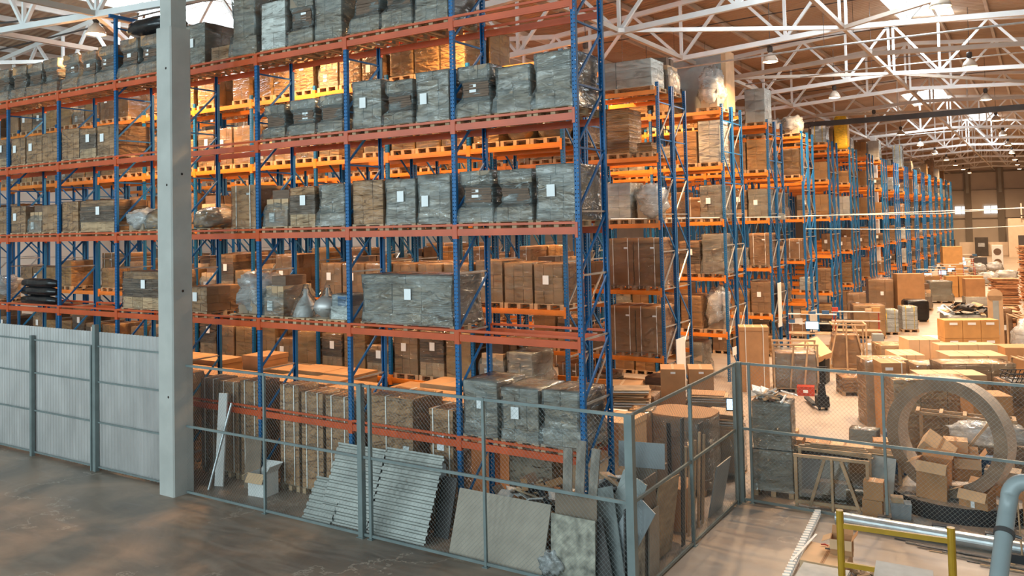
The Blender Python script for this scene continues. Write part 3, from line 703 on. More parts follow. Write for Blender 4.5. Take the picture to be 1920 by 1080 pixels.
slot1(3, 1, [('neat', -S, .8, .6, 29), ('bag', S*.9, .9, .95, 30)])
slot1(4, 1, [('banded', -.35, 1.75, .95, 31)])
slot1(7, 1, [('bag', 0, .9, .7, 32)])
# black wrapped rolls lying on the second level at far left
for j, (x, z) in enumerate(((X1[7]+.9, 0.), (X1[7]+.9, .27), (X1[7]+.95, .52))):
    q = MB(); q.tube([(-.95, 0, .14), (-.5, .02, .15), (0, 0, .14), (.5, -.02, .15), (.95, 0, .14)], [.1, .14, .135, .14, .1], 'black_film', 12)
    o = q.build('wrapped_roll', None, True, (x, .5, BT[1]+z)); tag(o, 'black plastic roll lying on the nearest rack at far left, %s of three' % ('bottom', 'middle', 'top')[j], 'roll', 'black rolls')
# two spun metal lamp bodies in film on the second level
def lampbody(x, label, s, ball):
    t = thing('metal_vessel', label, 'vessel', (x, .35, BT[1]))
    q = MB()
    if ball: q.lathe([(.02, .14), (.14, .16), (.27, .26), (.31, .38), (.27, .5), (.15, .6), (.05, .63), (.035, .78), (.02, .8)], 'zinc', 24)
    else: q.lathe([(.3, .145), (.28, .2), (.2, .42), (.11, .55), (.06, .62), (.05, .75), (.02, .76)], 'zinc', 24)
    q.build('body', t, True)
    obj('pallet', pallet_mesh(.62, .7), t)
    q = MB(); q.lathe([(.36, .12), (.33, .3), (.24, .5), (.12, .64), (.07, .78), (.05, .86)], 'film_thin', 24); q.build('stretch_film', t, True)
lampbody(X1[3]+1.18, 'bell-shaped metal vessel in clear film beside the blue upright, nearest rack', 1, False)
lampbody(X1[3]+1.86, 'ball-shaped metal vessel with short neck in film, nearest rack', 1, True)
t = thing('blue_white_box', 'small white box with blue wrapped top left of the big grey load, nearest rack', 'box', (X1[2]-.38, .4, BT[1]))
q = MB(); q.b2((-.24, -.3, .145), (.24, .3, .42), 'white_card'); q.build('lower_box', t); q = MB(); q.b2((-.22, -.28, .42), (.22, .28, .66), 'blue_grey'); q.b2((-.05, -.285, .44), (.2, .285, .64), 'blue_plastic'); q.build('upper_box', t)
obj('stretch_film', film_shell(.48, .6, .13, .68, [(0, 1.05), (1, .9)], 5, M['film'], .02), t); obj('pallet', pallet_mesh(.5, .8), t)
# black car-like cover lying across the tops
q = MB(); blob(q, 2.1, 1.0, .5, 0, 'black_film', 5, .1, power=2.4)
o = q.build('covered_bundle', None, True, (X1[5]+1.15, .5, 11.12)); tag(o, 'black covered bundle lying on the topmost wrapped cartons left of the column', 'bundle')

# loads on the racks behind
kinds_mid = ['neat', 'tan', 'strapped', 'neat', 'mixed', 'banded', 'tan', 'boards', 'bulge', 'white']
rb = random.Random(11)
HIDDEN = {(0,0,0,2,0),(0,0,0,2,1),(0,0,0,2,2),(0,0,0,5,0),(0,0,0,5,1),(0,0,1,2,0),(0,0,1,5,0),(0,0,1,5,2),(0,0,2,5,0),(0,0,2,5,1),(0,0,2,5,2),(0,0,3,2,1),(0,0,3,2,2),(0,0,3,5,0),(0,0,3,5,2),(0,0,4,5,0),(0,0,5,0,1),(0,0,5,1,1),(0,0,5,5,1),(0,0,5,5,2),(0,0,6,2,1),(0,0,7,2,1),(0,0,7,5,1),(0,0,7,5,2),(0,0,8,2,0),(0,0,8,2,1),(0,0,8,2,2),(0,0,8,5,0),(0,0,8,5,1),(0,0,9,2,1),(0,0,9,3,2),(0,0,9,5,0),(0,0,9,5,1),(0,0,9,5,2),(0,1,0,2,2),(0,1,1,0,0),(0,1,1,0,1),(0,1,1,2,0),(0,1,1,4,2),(0,1,1,5,1),(0,1,2,0,0),(0,1,2,2,2),(0,1,2,3,0),(0,1,2,4,2),(0,1,2,5,0),(0,1,3,0,1),(0,1,3,3,0),(0,1,3,3,2),(0,1,3,4,0),(0,1,3,5,0),(0,1,4,0,0),(0,1,4,2,0),(0,1,4,5,0),(0,1,4,5,1),(0,1,5,0,0),(0,1,5,0,1),(0,1,5,0,2),(0,1,5,2,0),(0,1,5,3,1),(0,1,5,3,2),(0,1,5,5,0),(0,1,5,5,2),(0,1,6,0,0),(0,1,6,1,2),(0,1,6,2,1),(0,1,6,3,0),(0,1,6,5,2),(0,1,7,2,2),(0,1,7,3,0),(0,1,7,4,1),(0,1,7,4,2),(0,1,7,5,0),(0,1,7,5,1),(0,1,8,0,0),(0,1,8,2,0),(0,1,8,4,0),(0,1,8,5,0),(0,1,8,5,2),(1,0,1,2,0),(1,0,1,2,2),(1,0,1,4,1),(1,0,1,4,2),(1,0,1,5,2),(1,0,2,2,0),(1,0,2,2,1),(1,0,2,2,2),(1,0,2,4,0),(1,0,2,4,1),(1,0,2,4,2),(1,0,2,5,0),(1,0,3,0,1),(1,0,3,2,0),(1,0,3,4,1),(1,0,3,5,1),(1,0,4,0,2),(1,0,4,2,0),(1,0,4,2,1),(1,0,4,2,2),(1,0,4,4,0),(1,0,4,4,1),(1,0,4,4,2),(1,0,4,5,2),(1,0,5,0,2),(1,0,5,1,2),(1,0,5,2,1),(1,0,5,2,2),(1,0,5,4,0),(1,0,5,4,1),(1,0,5,4,2),(1,0,6,0,0),(1,0,6,2,0),(1,0,6,2,2),(1,0,6,5,1),(1,0,6,5,2),(1,0,7,0,2),(1,0,7,1,0),(1,0,7,2,0),(1,0,7,2,2),(1,0,7,5,0),(1,0,7,5,1),(1,0,7,5,2),(1,0,8,2,0),(1,0,8,2,1),(1,0,8,4,1),(1,0,8,5,0),(1,0,8,5,1),(1,0,8,5,2),(1,1,0,3,2),(1,1,1,4,0),(1,1,2,2,0),(1,1,2,2,2),(1,1,2,3,0),(1,1,2,4,0),(1,1,2,4,1),(1,1,2,5,1),(1,1,3,0,1),(1,1,3,0,2),(1,1,3,2,0),(1,1,3,2,2),(1,1,3,5,0),(1,1,3,5,1),(2,0,1,0,0),(2,0,1,1,1),(2,0,1,2,1),(2,0,1,2,2),(2,0,2,1,2),(2,0,2,2,2),(2,0,2,3,0),(2,0,2,3,1),(2,0,2,4,0),(2,0,3,2,0),(2,0,3,2,2),(2,0,3,3,1),(2,0,3,4,0),(2,0,4,0,0),(2,0,4,2,0),(2,0,4,2,1),(2,0,4,3,1),(2,0,4,3,2),(2,0,4,4,1),(2,0,4,4,2),(2,0,4,5,0),(2,0,5,0,0),(2,0,5,0,2),(2,0,5,2,1),(2,0,5,2,2),(2,0,5,3,1),(2,0,5,3,2),(2,0,5,4,0),(2,0,5,4,2),(2,0,5,5,1),(2,0,5,5,2),(3,0,2,0,2),(3,0,2,1,0),(3,0,2,1,1),(3,0,2,2,0),(3,0,2,2,1),(3,0,2,2,2),(3,0,2,4,2),(3,0,2,5,0),(3,0,2,5,1),(4,0,0,2,2),(7,0,0,5,1),(8,0,0,5,0),(10,0,0,1,1),(11,0,0,1,1),(13,0,0,3,1),(14,0,0,3,1),(15,0,0,1,1),(15,0,0,2,1),(15,0,0,3,1),(16,0,0,2,1),(16,0,0,3,1),(16,0,0,4,1),(17,0,0,0,1),(17,0,0,1,1),(17,0,0,2,1),(17,0,0,3,1),(17,0,0,4,1),(17,0,0,5,0),(17,0,0,5,1)}   # slots the photograph shows nothing of
def fill(k, j, bays, p, kinds, slots=(0, 1, 2), levels=(5, 0, 1, 2, 3, 4), hmax=1.3, over={}):
    yb = Y0+PK*k+j*G+.575; cnt = 0
    for bay in bays:
        for lv in levels:
            for s in slots:
                key = (bay, lv, s)
                if key in over:
                    if over[key] is None: continue
                    kd, w, h, seed = over[key]
                else:
                    if rb.random() > p: continue
                    kd = rb.choice(kinds); w = .84; h = rb.choice((.7, .95, 1.2) if kd != 'mixed' else (.8, 1.1)) if lv != 5 else rb.choice((.7, .95, 1.2)); seed = 40+rb.randrange(3)
                x = -2.8-2.8*bay-.5-.885*s if w < 1.2 else -2.8-2.8*bay-w/2-.12
                d = DESC[kd]
                rot = rb.uniform(-.02, .02)
                if (k, j, bay, lv, s) in HIDDEN: continue
                row = ('%s double row' % ORD[k])
                lab = '%s, %s slot, %s bay, %s level, %s %s row' % (d, ORD[s], ORD[bay], LV[lv], ORD[k], 'double' if j == 0 else 'back')
                load(kd, x, yb, BT[lv], lab, 'wrapped pallets on the racks behind', w, 1.07, h, seed, rot)
ov0 = {(0, 4, 0): None, (0, 4, 1): None, (0, 4, 2): None, (0, 3, 0): ('mound', .86, 1.0, 23), (0, 3, 1): ('mound', .86, 1.05, 24), (0, 3, 2): ('tan', .84, .35, 40),
       (0, 1, 0): ('neat', .84, .98, 41), (0, 1, 1): ('neat', .84, 1.0, 42), (0, 1, 2): ('neat', .84, 1.05, 40), (0, 0, 0): None, (0, 0, 1): ('bulge', .84, .8, 2), (0, 0, 2): ('mixed', .84, .95, 41),
       (0, 2, 0): ('tan', .84, .4, 41), (0, 2, 1): ('tan', .84, .42, 42), (0, 2, 2): ('tan', .84, .4, 40)}
for s in range(3):
    ov0[(1, 4, s)] = ('tan', .84, 1.2, 40+s % 2); ov0[(1, 3, s)] = ('tan', .84, .42, 42); ov0[(2, 3, s)] = ('tan', .84, .45, 41) if s != 1 else None
    ov0[(1, 1, s)] = ('neat', .84, .95, 40); ov0[(2, 1, s)] = ('neat', .84, .95, 41)
fill(0, 0, range(10), .78, ['neat', 'tan', 'neat', 'banded', 'mixed', 'tan'], hmax=1.2, over=ov0)
fill(0, 1, range(9), .5, ['neat', 'tan', 'mixed', 'strapped'], over={(0, 4, 0): None, (0, 4, 1): None})
ov1 = {(0, 4, 0): ('white', 2.5, .85, 44), (0, 4, 1): None, (0, 4, 2): None, (0, 3, 0): None, (0, 3, 1): ('boards', .84, 1.4, 43), (0, 3, 2): ('boards', .8, 1.5, 44), (0, 2, 0): ('bag', .9, 1.1, 45), (0, 2, 1): ('white', .84, 1.15, 46), (0, 2, 2): ('bag', .9, 1.2, 47),
       (0, 1, 0): ('strapped', .92, 1.45, 48), (0, 1, 1): ('strapped', .9, 1.45, 49), (0, 0, 0): ('strapped', .92, 1.4, 48), (0, 0, 1): ('strapped', .9, 1.4, 49), (0, 3, 0): ('boards', .5, .3, 50)}
fill(1, 0, range(9), .7, ['neat', 'tan', 'mixed', 'strapped', 'banded'], over=ov1)
fill(1, 1, range(4), .3, ['neat', 'tan', 'mixed'])
ov2 = {(0, 4, 0): ('bag', .9, 1.55, 51), (0, 3, 0): ('white', .86, 1.55, 52), (0, 2, 0): ('neat_grey', .86, 1.2, 53), (0, 1, 0): ('bulge', .86, 1.45, 54), (0, 0, 0): ('bag', .8, 1.5, 55)}
fill(2, 0, range(6), .55, kinds_mid, over=ov2)
ov3 = {(0, 4, 0): ('white', .9, 1.45, 56), (0, 3, 0): ('tan', .86, 1.3, 40), (0, 2, 0): ('neat_grey', .86, 1.2, 53), (0, 1, 0): ('strapped', .9, 1.35, 48), (0, 0, 0): ('neat', .86, 1.3, 41)}
fill(3, 0, range(3), .7, kinds_mid, over=ov3)
ov4 = {(0, 4, 0): ('bag', .95, .9, 57), (0, 4, 1): ('bag', .95, .8, 51), (0, 3, 0): ('tan', .86, 1.3, 42)}
fill(4, 0, range(1), .85, kinds_mid, over=ov4)
ov = {5: {(0, 4, 0): ('green', .84, .9, 58)}, 6: {(0, 4, 0): ('yellow', .8, 2.1, 59), (0, 4, 1): ('neat', .9, 1.3, 41)}, 7: {(0, 4, 0): None}, 8: {(0, 4, 0): ('white', .8, 1.4, 46), (0, 4, 1): ('tan', .8, 1.4, 40)}, 10: {(0, 4, 0): ('green', .84, 1.9, 60)}, 14: {(0, 4, 0): ('neat', .84, 1.9, 41)}}
for k in range(5, 18):
    fill(k, 0, range(1), .9 if k != 17 else .6, kinds_mid, slots=(0, 1), levels=(5, 0, 1, 2, 3, 4), over=ov.get(k, {}))
# tall grey cabinet seen above the second double row
q = MB(); q.b2((-1.15, -.5, .145), (1.15, .5, 2.45), 'grey_plastic'); q.b2((1.0, -.52, .145), (1.18, .52, 2.47), 'card_light')
t = thing('wrapped_cabinet', 'tall grey cabinet with pale corner post standing on top of the third double row', 'cabinet', (-4.15, Y0+PK*2+G+.575, BT[4]), 0); q.build('body', t); obj('pallet', pallet_mesh(2.3, 1.07), t)

# ------------------------------------------------------------------ tall floor cartons behind the nearest rack
def carton(name, label, x, y, z, w, d, h, rz=0., m='card', cat='carton', group=None, lid=False, straps=(), lab=None, tape=True, film=None, pallet=False, open_=False, lm='paper', tilt=None):
    t = thing(name, label, cat, (x, y, z), rz, group)
    z0 = .145 if pallet else 0.
    if pallet: obj('pallet', pallet_mesh(w, d), t)
    q = MB()
    if open_:
        th = .012
        q.b2((-w/2, -d/2, z0), (w/2, d/2, z0+th), m)
        for a, c in (((-w/2, -d/2), (w/2, -d/2+th)), ((-w/2, d/2-th), (w/2, d/2)), ((-w/2, -d/2+th), (-w/2+th, d/2-th)), ((w/2-th, -d/2+th), (w/2, d/2-th))): q.b2((a[0], a[1], z0+th), (c[0], c[1], z0+h), m)
        bd = q.build('carton_body', t)
        f = MB()
        g = min(.24, d*.5)
        for sx, sy, an in ((0, -1, 1.05), (0, 1, -.7), (-1, 0, .45), (1, 0, -.95)):
            e = Vector((sx*w/2, sy*d/2, z0+h)); dr = Vector((sx*math.cos(an), sy*math.cos(an), math.sin(an*(-1 if an > 0 else -1)))) ; c2 = e+dr*g
            if sx: vs_ = [(e.x, -d*.48, e.z), (e.x, d*.48, e.z), (c2.x, d*.48, c2.z), (c2.x, -d*.48, c2.z)]
            else: vs_ = [(-w*.49, e.y, e.z), (w*.49, e.y, e.z), (w*.49, c2.y, c2.z), (-w*.49, c2.y, c2.z)]
            vs_ += [(a_, b_, c_+.008) for a_, b_, c_ in vs_]
            f.add(vs_, [(0, 3, 2, 1), (4, 5, 6, 7), (0, 1, 5, 4), (1, 2, 6, 5), (2, 3, 7, 6), (3, 0, 4, 7)], 'card_light' if (sx+sy) < 0 else m)
        f.build('flap', bd)
    else:
        q.b2((-w/2, -d/2, z0), (w/2, d/2, z0+h), m, r=rnd.random()*.6)
        if lid: q.b2((-w/2-.012, -d/2-.012, z0+h-.12), (w/2+.012, d/2+.012, z0+h+.004), m, r=rnd.random()*.4)
        bd = q.build('carton_body', t)
        if tape:
            f = MB(); f.b2((-.03, -d/2, z0+h+.004), (.03, d/2, z0+h+.006), 'card_light' if m != 'card_light' else 'card'); f.b2((-.002, -d/2, z0+h+.0062), (.002, d/2, z0+h+.0068), 'seam'); f.build('tape', bd)
    if straps:
        s = MB(); strap_part(s, w+.02, d+.02, z0, z0+h+.004, straps); s.build('strap', t)
    if lab: label_part(t, lab[0], -d/2-.016, z0+lab[1], lab[2], lab[3], lm)
    if film: obj('stretch_film', film_shell(w, d, z0-.02 if pallet else .005, z0+h*1.0, [(0, 1.06), (.06, 1.0), (1, 1.0)], hash((round(w, 2), round(h, 2))) % 50, M[film], .012, cap=True), t)
    if tilt: t.rotation_euler = tilt
    return t
rc = random.Random(5)
yrows = [(.42, .60), (1.62, .9), (2.75, .9)]
names = ['front line', 'middle line', 'rear line']
for r, (yc, dd) in enumerate(yrows):
    x = -3.95 if r == 0 else -3.3; i = 0
    while x > -15.5:
        w = rc.choice((.60, .66, .72)) if r == 0 else rc.choice((.8, 1.0, 1.15))
        h = 2.12+rc.uniform(-.06, .1) if r == 0 else rc.choice((2.0, 2.15, 2.2, 2.45 if r == 2 else 2.1))
        xc = x-w/2
        clash = any(abs(xc-u) < w/2+.08 for u in X1) and r == 0
        if clash: x -= .06; continue
        if r == 0 and -5.55 < xc < -3.2: x -= .1; continue
        if not (r == 2 and i % 5 == 3):
            carton('tall_carton', 'tall brown carton under the nearest rack, %s, %s counting from the right' % (names[r], ORD[i]), xc, yc, 0, w, dd, h, rc.uniform(-.02, .02), 'card', 'carton', 'tall cartons standing on the floor by the nearest rack', lid=r > 0, straps=(-w*.25, w*.28) if r == 0 else (), film='film_thin' if r == 0 and i < 12 else None, pallet=r == 0)
        i += 1; x -= w+(.09 if r == 0 else .05)
# bigger boxes right of them
carton('large_carton', 'large brown carton with two white labels, raised on a dark crate behind the rack beam', -4.55, .6, 1.12, 1.2, 1.0, 1.25, 0, 'card', lid=True, straps=(-.1, ), lab=(.42, .15, .16, .3), film='film_thin', group=None)
q = MB(); q.b2((-.6, -.5, 0), (.6, .5, 1.12), 'dark_steel'); o = q.build('black_crate', None, False, (-4.55, .6, 0)); tag(o, 'dark wrapped crate carrying the large brown carton', 'crate')
t = carton('tall_carton', 'tall narrow brown carton with white sheets on its front, beside the blue upright', -3.22, .40, 0, .56, .6, 2.1, 0, 'card', straps=(-.2, .2), lab=(-.02, 1.45, .17, .3), film='film_thin', pallet=True, lid=True)
label_part(t, .0, -.32, 1.05, .22, .3)
carton('large_carton', 'dim brown carton on the floor behind the end bay', -2.1, 2.0, 0, 1.0, .8, 1.3, .03, 'card_grey', film='film_thin')
carton('large_carton', 'light carton top showing behind the end bay goods', -.75, 2.5, 0, 1.3, 1.0, 1.9, .0, 'card_light', lid=True)
carton('large_carton', 'second brown carton beside the light one, behind the fence corner', .75, 2.3, 0, .6, .8, .8, .2, 'card')
# bits on the floor at the left end of the mesh fence
carton('open_carton', 'small pale open box on the floor behind the mesh fence at left', -7.9, -.35, 0, .5, .42, .5, .1, 'white_card', open_=True, cat='box')
def sheet(name, label, x, y, w, h, th, tilt, rz, m, cat='board', z=0., roll=0., group=None):
    """a flat sheet standing on its lower edge, leaning back by tilt"""
    q = MB(); q.b2((-w/2, -th/2, 0), (w/2, th/2, h), m, r=.3)
    o = q.build(name); o.location = (x, y, z+.5*w*abs(math.sin(roll))); 
    o.rotation_euler = (Matrix.Rotation(rz, 3, 'Z') @ Matrix.Rotation(-tilt, 3, 'X') @ Matrix.Rotation(roll, 3, 'Y')).to_euler()
    return tag(o, label, cat, group)
sheet('brown_board', 'dark brown panel leaning on the cartons left of the second upright', -8.4, -.25, .5, 1.15, .03, .08, .02, 'board_dark')
sheet('white_profile', 'long white profile leaning in the corner by the concrete column', -9.28, -.45, .22, 2.1, .05, .1, .3, 'white_card', cat='profile')
q = MB(); q.tube([(-9.2, -.8, .02), (-9.0, -.3, 1.9)], .03, 'galv', 8); tag(q.build('metal_tube'), 'thin metal tube leaning beside the white profile at the column', 'tube')
# corrugated sheets leaning against the boxes
def corrugated(label, x, y, w, h, tilt, rz, nrib, m='old_zinc'):
    q = MB(); rows = nrib*8; vs = []; amp = .018
    for i in range(rows+1):
        f = (i/8) % 1.; zz = h*i/rows
        a = amp*(1 if .25 < f < .75 else -1) if True else 0
        for xx in (-w/2, w/2): vs.append((xx, a, zz))
    fs = [(2*i, 2*i+1, 2*i+3, 2*i+2) for i in range(rows)]
    q.add(vs, fs, m); q.add([(a, b+.004, c) for a, b, c in vs], [f[::-1] for f in fs], m)
    o = q.build('corrugated_sheet', None, False, (x, y, 0)); o.rotation_euler = (Matrix.Rotation(rz, 3, 'Z') @ Matrix.Rotation(-tilt, 3, 'X')).to_euler()
    return tag(o, label, 'sheet', 'leaning corrugated sheets')
corrugated('corrugated steel sheet leaning behind the fence, left of the gate post', -4.95, -.95, 1.3, 1.55, .42, .0, 11)
corrugated('corrugated steel sheet leaning behind the fence, right of the gate post', -3.55, -.98, 1.42, 1.62, .42, -.0, 12)
corrugated('corrugated steel sheet lying lowest and farthest left of the three', -5.6, -1.0, .8, .85, .55, .0, 6)
sheet('dark_plate', 'dark blue-grey plate behind the corrugated sheets', -2.82, -.5, .35, 1.1, .02, .3, 0, 'dark_steel', 'plate')
# large boards behind the fence
sheet('large_board', 'large beige particle board leaning behind the fence, shadow stripes across it', -1.28, -1.0, 1.95, 1.12, .03, .33, -.01, 'board')
sheet('speckled_panel', 'speckled worn panel standing behind the fence, left of the corner post', .28, -1.0, .82, 1.05, .04, .05, .0, 'speckled')
sheet('brown_board', 'brown board standing behind the speckled panel', .28, -.9, .78, 1.35, .03, .05, .0, 'board_dark')
for j, (x, w, h, rz, ro) in enumerate(((-.05, .17, 2.0, .1, -.02), (.14, .17, 2.15, .0, .0), (.34, .17, 2.05, -.1, .03))):
    sheet('wooden_plank', 'grey wooden plank leaning upright near the rack end, %s of three' % ('left', 'middle', 'right')[j], x, -.62, w, h, .03, .14, rz, 'wood_grey', 'plank', 0, ro, 'three planks')
for j, (x, y, w, h, ti, rz, ro, m, lb) in enumerate(((.62, -.62, .5, 1.75, .12, -.2, .34, 'sheet_metal', 'bent sheet metal tray leaning above the planks'), (.78, -.72, .5, 1.5, .1, -.3, .5, 'blue_grey', 'bluish metal strip crossing behind the corner post'),
        (.98, -.85, .55, 1.45, .1, -.5, -.35, 'sheet_metal', 'grey sheet metal plate leaning to the corner post'), (.78, -.95, .5, 1.0, .1, -.2, -.3, 'dark_steel', 'black plate standing left of the corner post'))):
    sheet('metal_sheet', lb, x, y, w, h, .012, ti, rz, m, 'metal sheet', 0, ro)
# along the inside of the side fence
def side_sheet(name, label, y, w, h, m, x=1.25, tilt=.1, cat='board', th=.025, roll=0.):
    q = MB(); q.b2((-th/2, -w/2, 0), (th/2, w/2, h), m, r=.3)
    o = q.build(name, None, False, (x, y, .5*w*abs(math.sin(roll)))); o.rotation_euler = (Matrix.Rotation(tilt, 3, 'Y') @ Matrix.Rotation(roll, 3, 'X')).to_euler(); return tag(o, label, cat)
side_sheet('speckled_panel', 'speckled panel behind the side fence right next to the corner post', -.72, .5, .95, 'speckled', 1.3, .03)
side_sheet('brown_board', 'black board standing behind the speckled panel at the side fence', -.62, .62, 1.3, 'dark_steel', 1.16, .03)
side_sheet('brown_board', 'brown hardboard leaning inside the side fence', -.15, .5, 1.65, 'board_dark', 1.26, .03)
side_sheet('brown_board', 'paler low board in front of the brown hardboard', -.12, .42, 1.1, 'board', 1.33, .02)
side_sheet('plywood_sheet', 'plywood sheet with slanted top leaning inside the side fence', .6, .95, 1.35, 'ply', 1.15, .12, roll=-.06)
side_sheet('dark_door_panel', 'dark narrow panel beside the thin side post', 1.35, .14, 2.3, 'dark_steel', 1.28, .02)
side_sheet('pale_sheet', 'pale blue sheet leaning near the far fence corner', 3.35, .85, 1.05, 'blue_grey', 1.2, .2)
side_sheet('dark_door_panel', 'dark tall panel behind the pale blue sheet', 2.75, .25, 1.9, 'dark_steel', 1.1, .03)
for j in range(5):
    q = MB(); q.bar((1.2, 1.6+.25*j, 0), (1.25, 1.68+.25*j, 1.7+.1*(j % 2)), .04, .05, 'wood'); tag(q.build('wooden_batten'), 'wooden batten standing inside the side fence, %s from the near end' % ORD[j], 'batten', 'battens inside the side fence')
sheet('white_board', 'white perforated board lying high behind the corner post', .68, .95, .85, .45, .02, .1, .2, 'blue_grey', 'board', 1.42)
q = MB(); q.b2((-.3, -.25, 0), (.3, .25, 1.42), 'board_dark'); o = q.build('board_stack', None, False, (.68, 1.2, 0)); tag(o, 'dark pile carrying the white perforated board', 'pile')
sheet('small_white_board', 'small white board below the perforated one', .92, .3, .45, .42, .02, .2, .1, 'blue_grey', 'board', .95)
q = MB(); q.b2((-.45, -.4, 0), (.45, .4, .9), 'board_dark')
o = q.build('scrap_bin', None, False, (.55, .55, 0)); tag(o, 'dark bin full of scrap behind the leaning boards at the corner', 'bin')
def scraps(label, c, sx, sy, sz, n, mats, seed, s=(.1, .5), name='scrap_heap'):
    r = random.Random(seed); q = MB()
    for i in range(n):
        a, b_ = r.uniform(-1, 1), r.uniform(-1, 1); hh = sz*(1-.5*max(abs(a), abs(b_)))
        R = Matrix.Rotation(r.uniform(0, 6.3), 3, 'Z') @ Matrix.Rotation(r.uniform(-.5, .5), 3, 'X') @ Matrix.Rotation(r.uniform(-.5, .5), 3, 'Y')
        l = r.uniform(*s); q.box((a*sx, b_*sy, max(.02+l*.2, hh*r.uniform(.3, 1))), (l, l*r.uniform(.1, .8), r.choice((.008, .012, .03))), r.choice(mats), R)
    o = q.build(name, None, False, c); return tag(o, label, 'scrap', kind='stuff')
scraps('heap of torn cardboard and offcuts under the end bay of the nearest rack', (-1.05, .35, 0), 1.15, .85, 1.2, 420, ['card_light', 'card', 'card_dark', 'wood', 'white_card', 'black'], 3)
scraps('tangle of black profiles and paper in the corner behind the side fence', (.55, .55, .9), .42, .38, .45, 80, ['dark_steel', 'dark_steel', 'paper', 'card_light', 'black'], 4, (.2, .7), 'scrap_tangle')
q = MB(); blob(q, .42, .35, .42, 0, 'film_white', 8, .5, power=2.); o = q.build('plastic_bag', None, True, (-.12, -1.0, 0)); tag(o, 'crumpled plastic bag on the floor at the fence near the corner', 'bag')

# things behind the side fence, in the gap before the second rows
t = thing('round_wrapped_box', 'big round-ended cardboard box in film behind the side fence', 'box', (.12, 4.6, 0))
q = MB(); hw, dd_, hh = .62, .45, 1.66
pr = [(hw*1.15*math.copysign(abs(math.cos(a))**.6, math.cos(a)), dd_*1.3*math.copysign(abs(math.sin(a))**.6, math.sin(a))) for a in [2*PI*i/32 for i in range(32)]]
q.add([(x, y, .145) for x, y in pr]+[(x, y, hh) for x, y in pr], [tuple(range(32))[::-1], tuple(range(32, 64))]+[(i, (i+1) % 32, 32+(i+1) % 32, 32+i) for i in range(32)], 'card'); q.build('carton_body', t)
q = MB(); q.add([(x*1.02, y*1.02, .12) for x, y in pr]+[(x*1.01, y*1.01, hh-.03) for x, y in pr], [(i, (i+1) % 32, 32+(i+1) % 32, 32+i) for i in range(32)], 'film'); q.build('stretch_film', t, True)
q = MB(); q.b2((-.18, -.62, .3), (-.1, -.6, 1.5), 'black'); q.build('tape', t); obj('pallet', pallet_mesh(1.2, 1.0), t)
for j in range(2):
    carton('brown_carton', 'brown carton standing on a pallet beyond the side fence, %s of a close pair' % ('left', 'right')[j], -2.35+.72*j, 10.15+.35*j, .145, .7, .9, 1.45, .4, 'card', group='pair of brown cartons', lab=(0, 1.35, .14, .06))
    q = MB(); 
t = thing('empty_pallet', 'wooden pallet under the pair of brown cartons', 'pallet', (-2.0, 10.32, 0), .4); obj('boards', pallet_mesh(1.6, 1.0), t)
carton('low_carton', 'low wide brown carton left of the carton pair', -3.4, 8.9, 0, 1.1, 1.0, 1.25, .3, 'card')
carton('low_carton', 'flat-topped brown carton with folded sheets on it by the rack end', -2.2, 7.6, 0, .8, .8, 1.3, .2, 'card', film='film_thin')
carton('white_carton', 'tall white carton beside the rear upright at the rack end', -1.3, 3.9, 0, .55, .5, 1.65, .1, 'white_card', tape=False)
carton('wrapped_carton', 'film-wrapped pale carton right of the tall white carton', -.75, 4.3, 0, .5, .5, 1.55, .2, 'card_light', film='film_thin', pallet=True)
def tray_stack(label, x, y, rz, n, w, d, h0=.9):
    t = thing('loaded_pallet', label, 'pallet load', (x, y, 0), rz); obj('pallet', pallet_mesh(w, d), t)
    q = MB(); q.b2((-w/2+.03, -d/2+.03, .145), (w/2-.03, d/2-.03, h0), 'card'); q.build('carton', t)
    r = random.Random(3); q = MB()
    for i in range(n): q.box((r.uniform(-.06, .06), r.uniform(-.05, .05), h0+.02+i*.035), (w*.9, d*.85, .02), r.choice(('card_light', 'white_card', 'wood', 'card')), r.uniform(-.15, .15))
    q.build('sheet_stack', t); obj('stretch_film', film_shell(w*.96, d*.96, .1, h0+.02, [(0, 1.02), (1, 1)], 4, M['film'], .02, cap=False), t); return t
tray_stack('film-wrapped box with loose flat sheets on top, near the rack end', -1.95, 6.3, .3, 14, 1.0, .8, 1.2)
tray_stack('low box heaped with papers beyond the carton pair, behind the side fence', -.9, 9.0, .2, 8, 1.1, .8, .9)
tray_stack('open shelf unit loaded with papers inside the side fence, near its far corner', .6, 5.9, .1, 10, .8, .8, 1.1)
# small display and orange cloth on that unit
t = thing('tablet_display', 'small blue-lit tablet lying near the far corner of the side fence', 'screen', (.72, 6.0, 1.45), .3); q = MB(); q.box((0, 0, .14), (.22, .02, .3), 'black', Matrix.Rotation(-.4, 3, 'X')); q.build('case', t); q = MB(); q.box((0, -.012, .14), (.18, .004, .25), 'screen', Matrix.Rotation(-.4, 3, 'X')); q.build('screen', t)
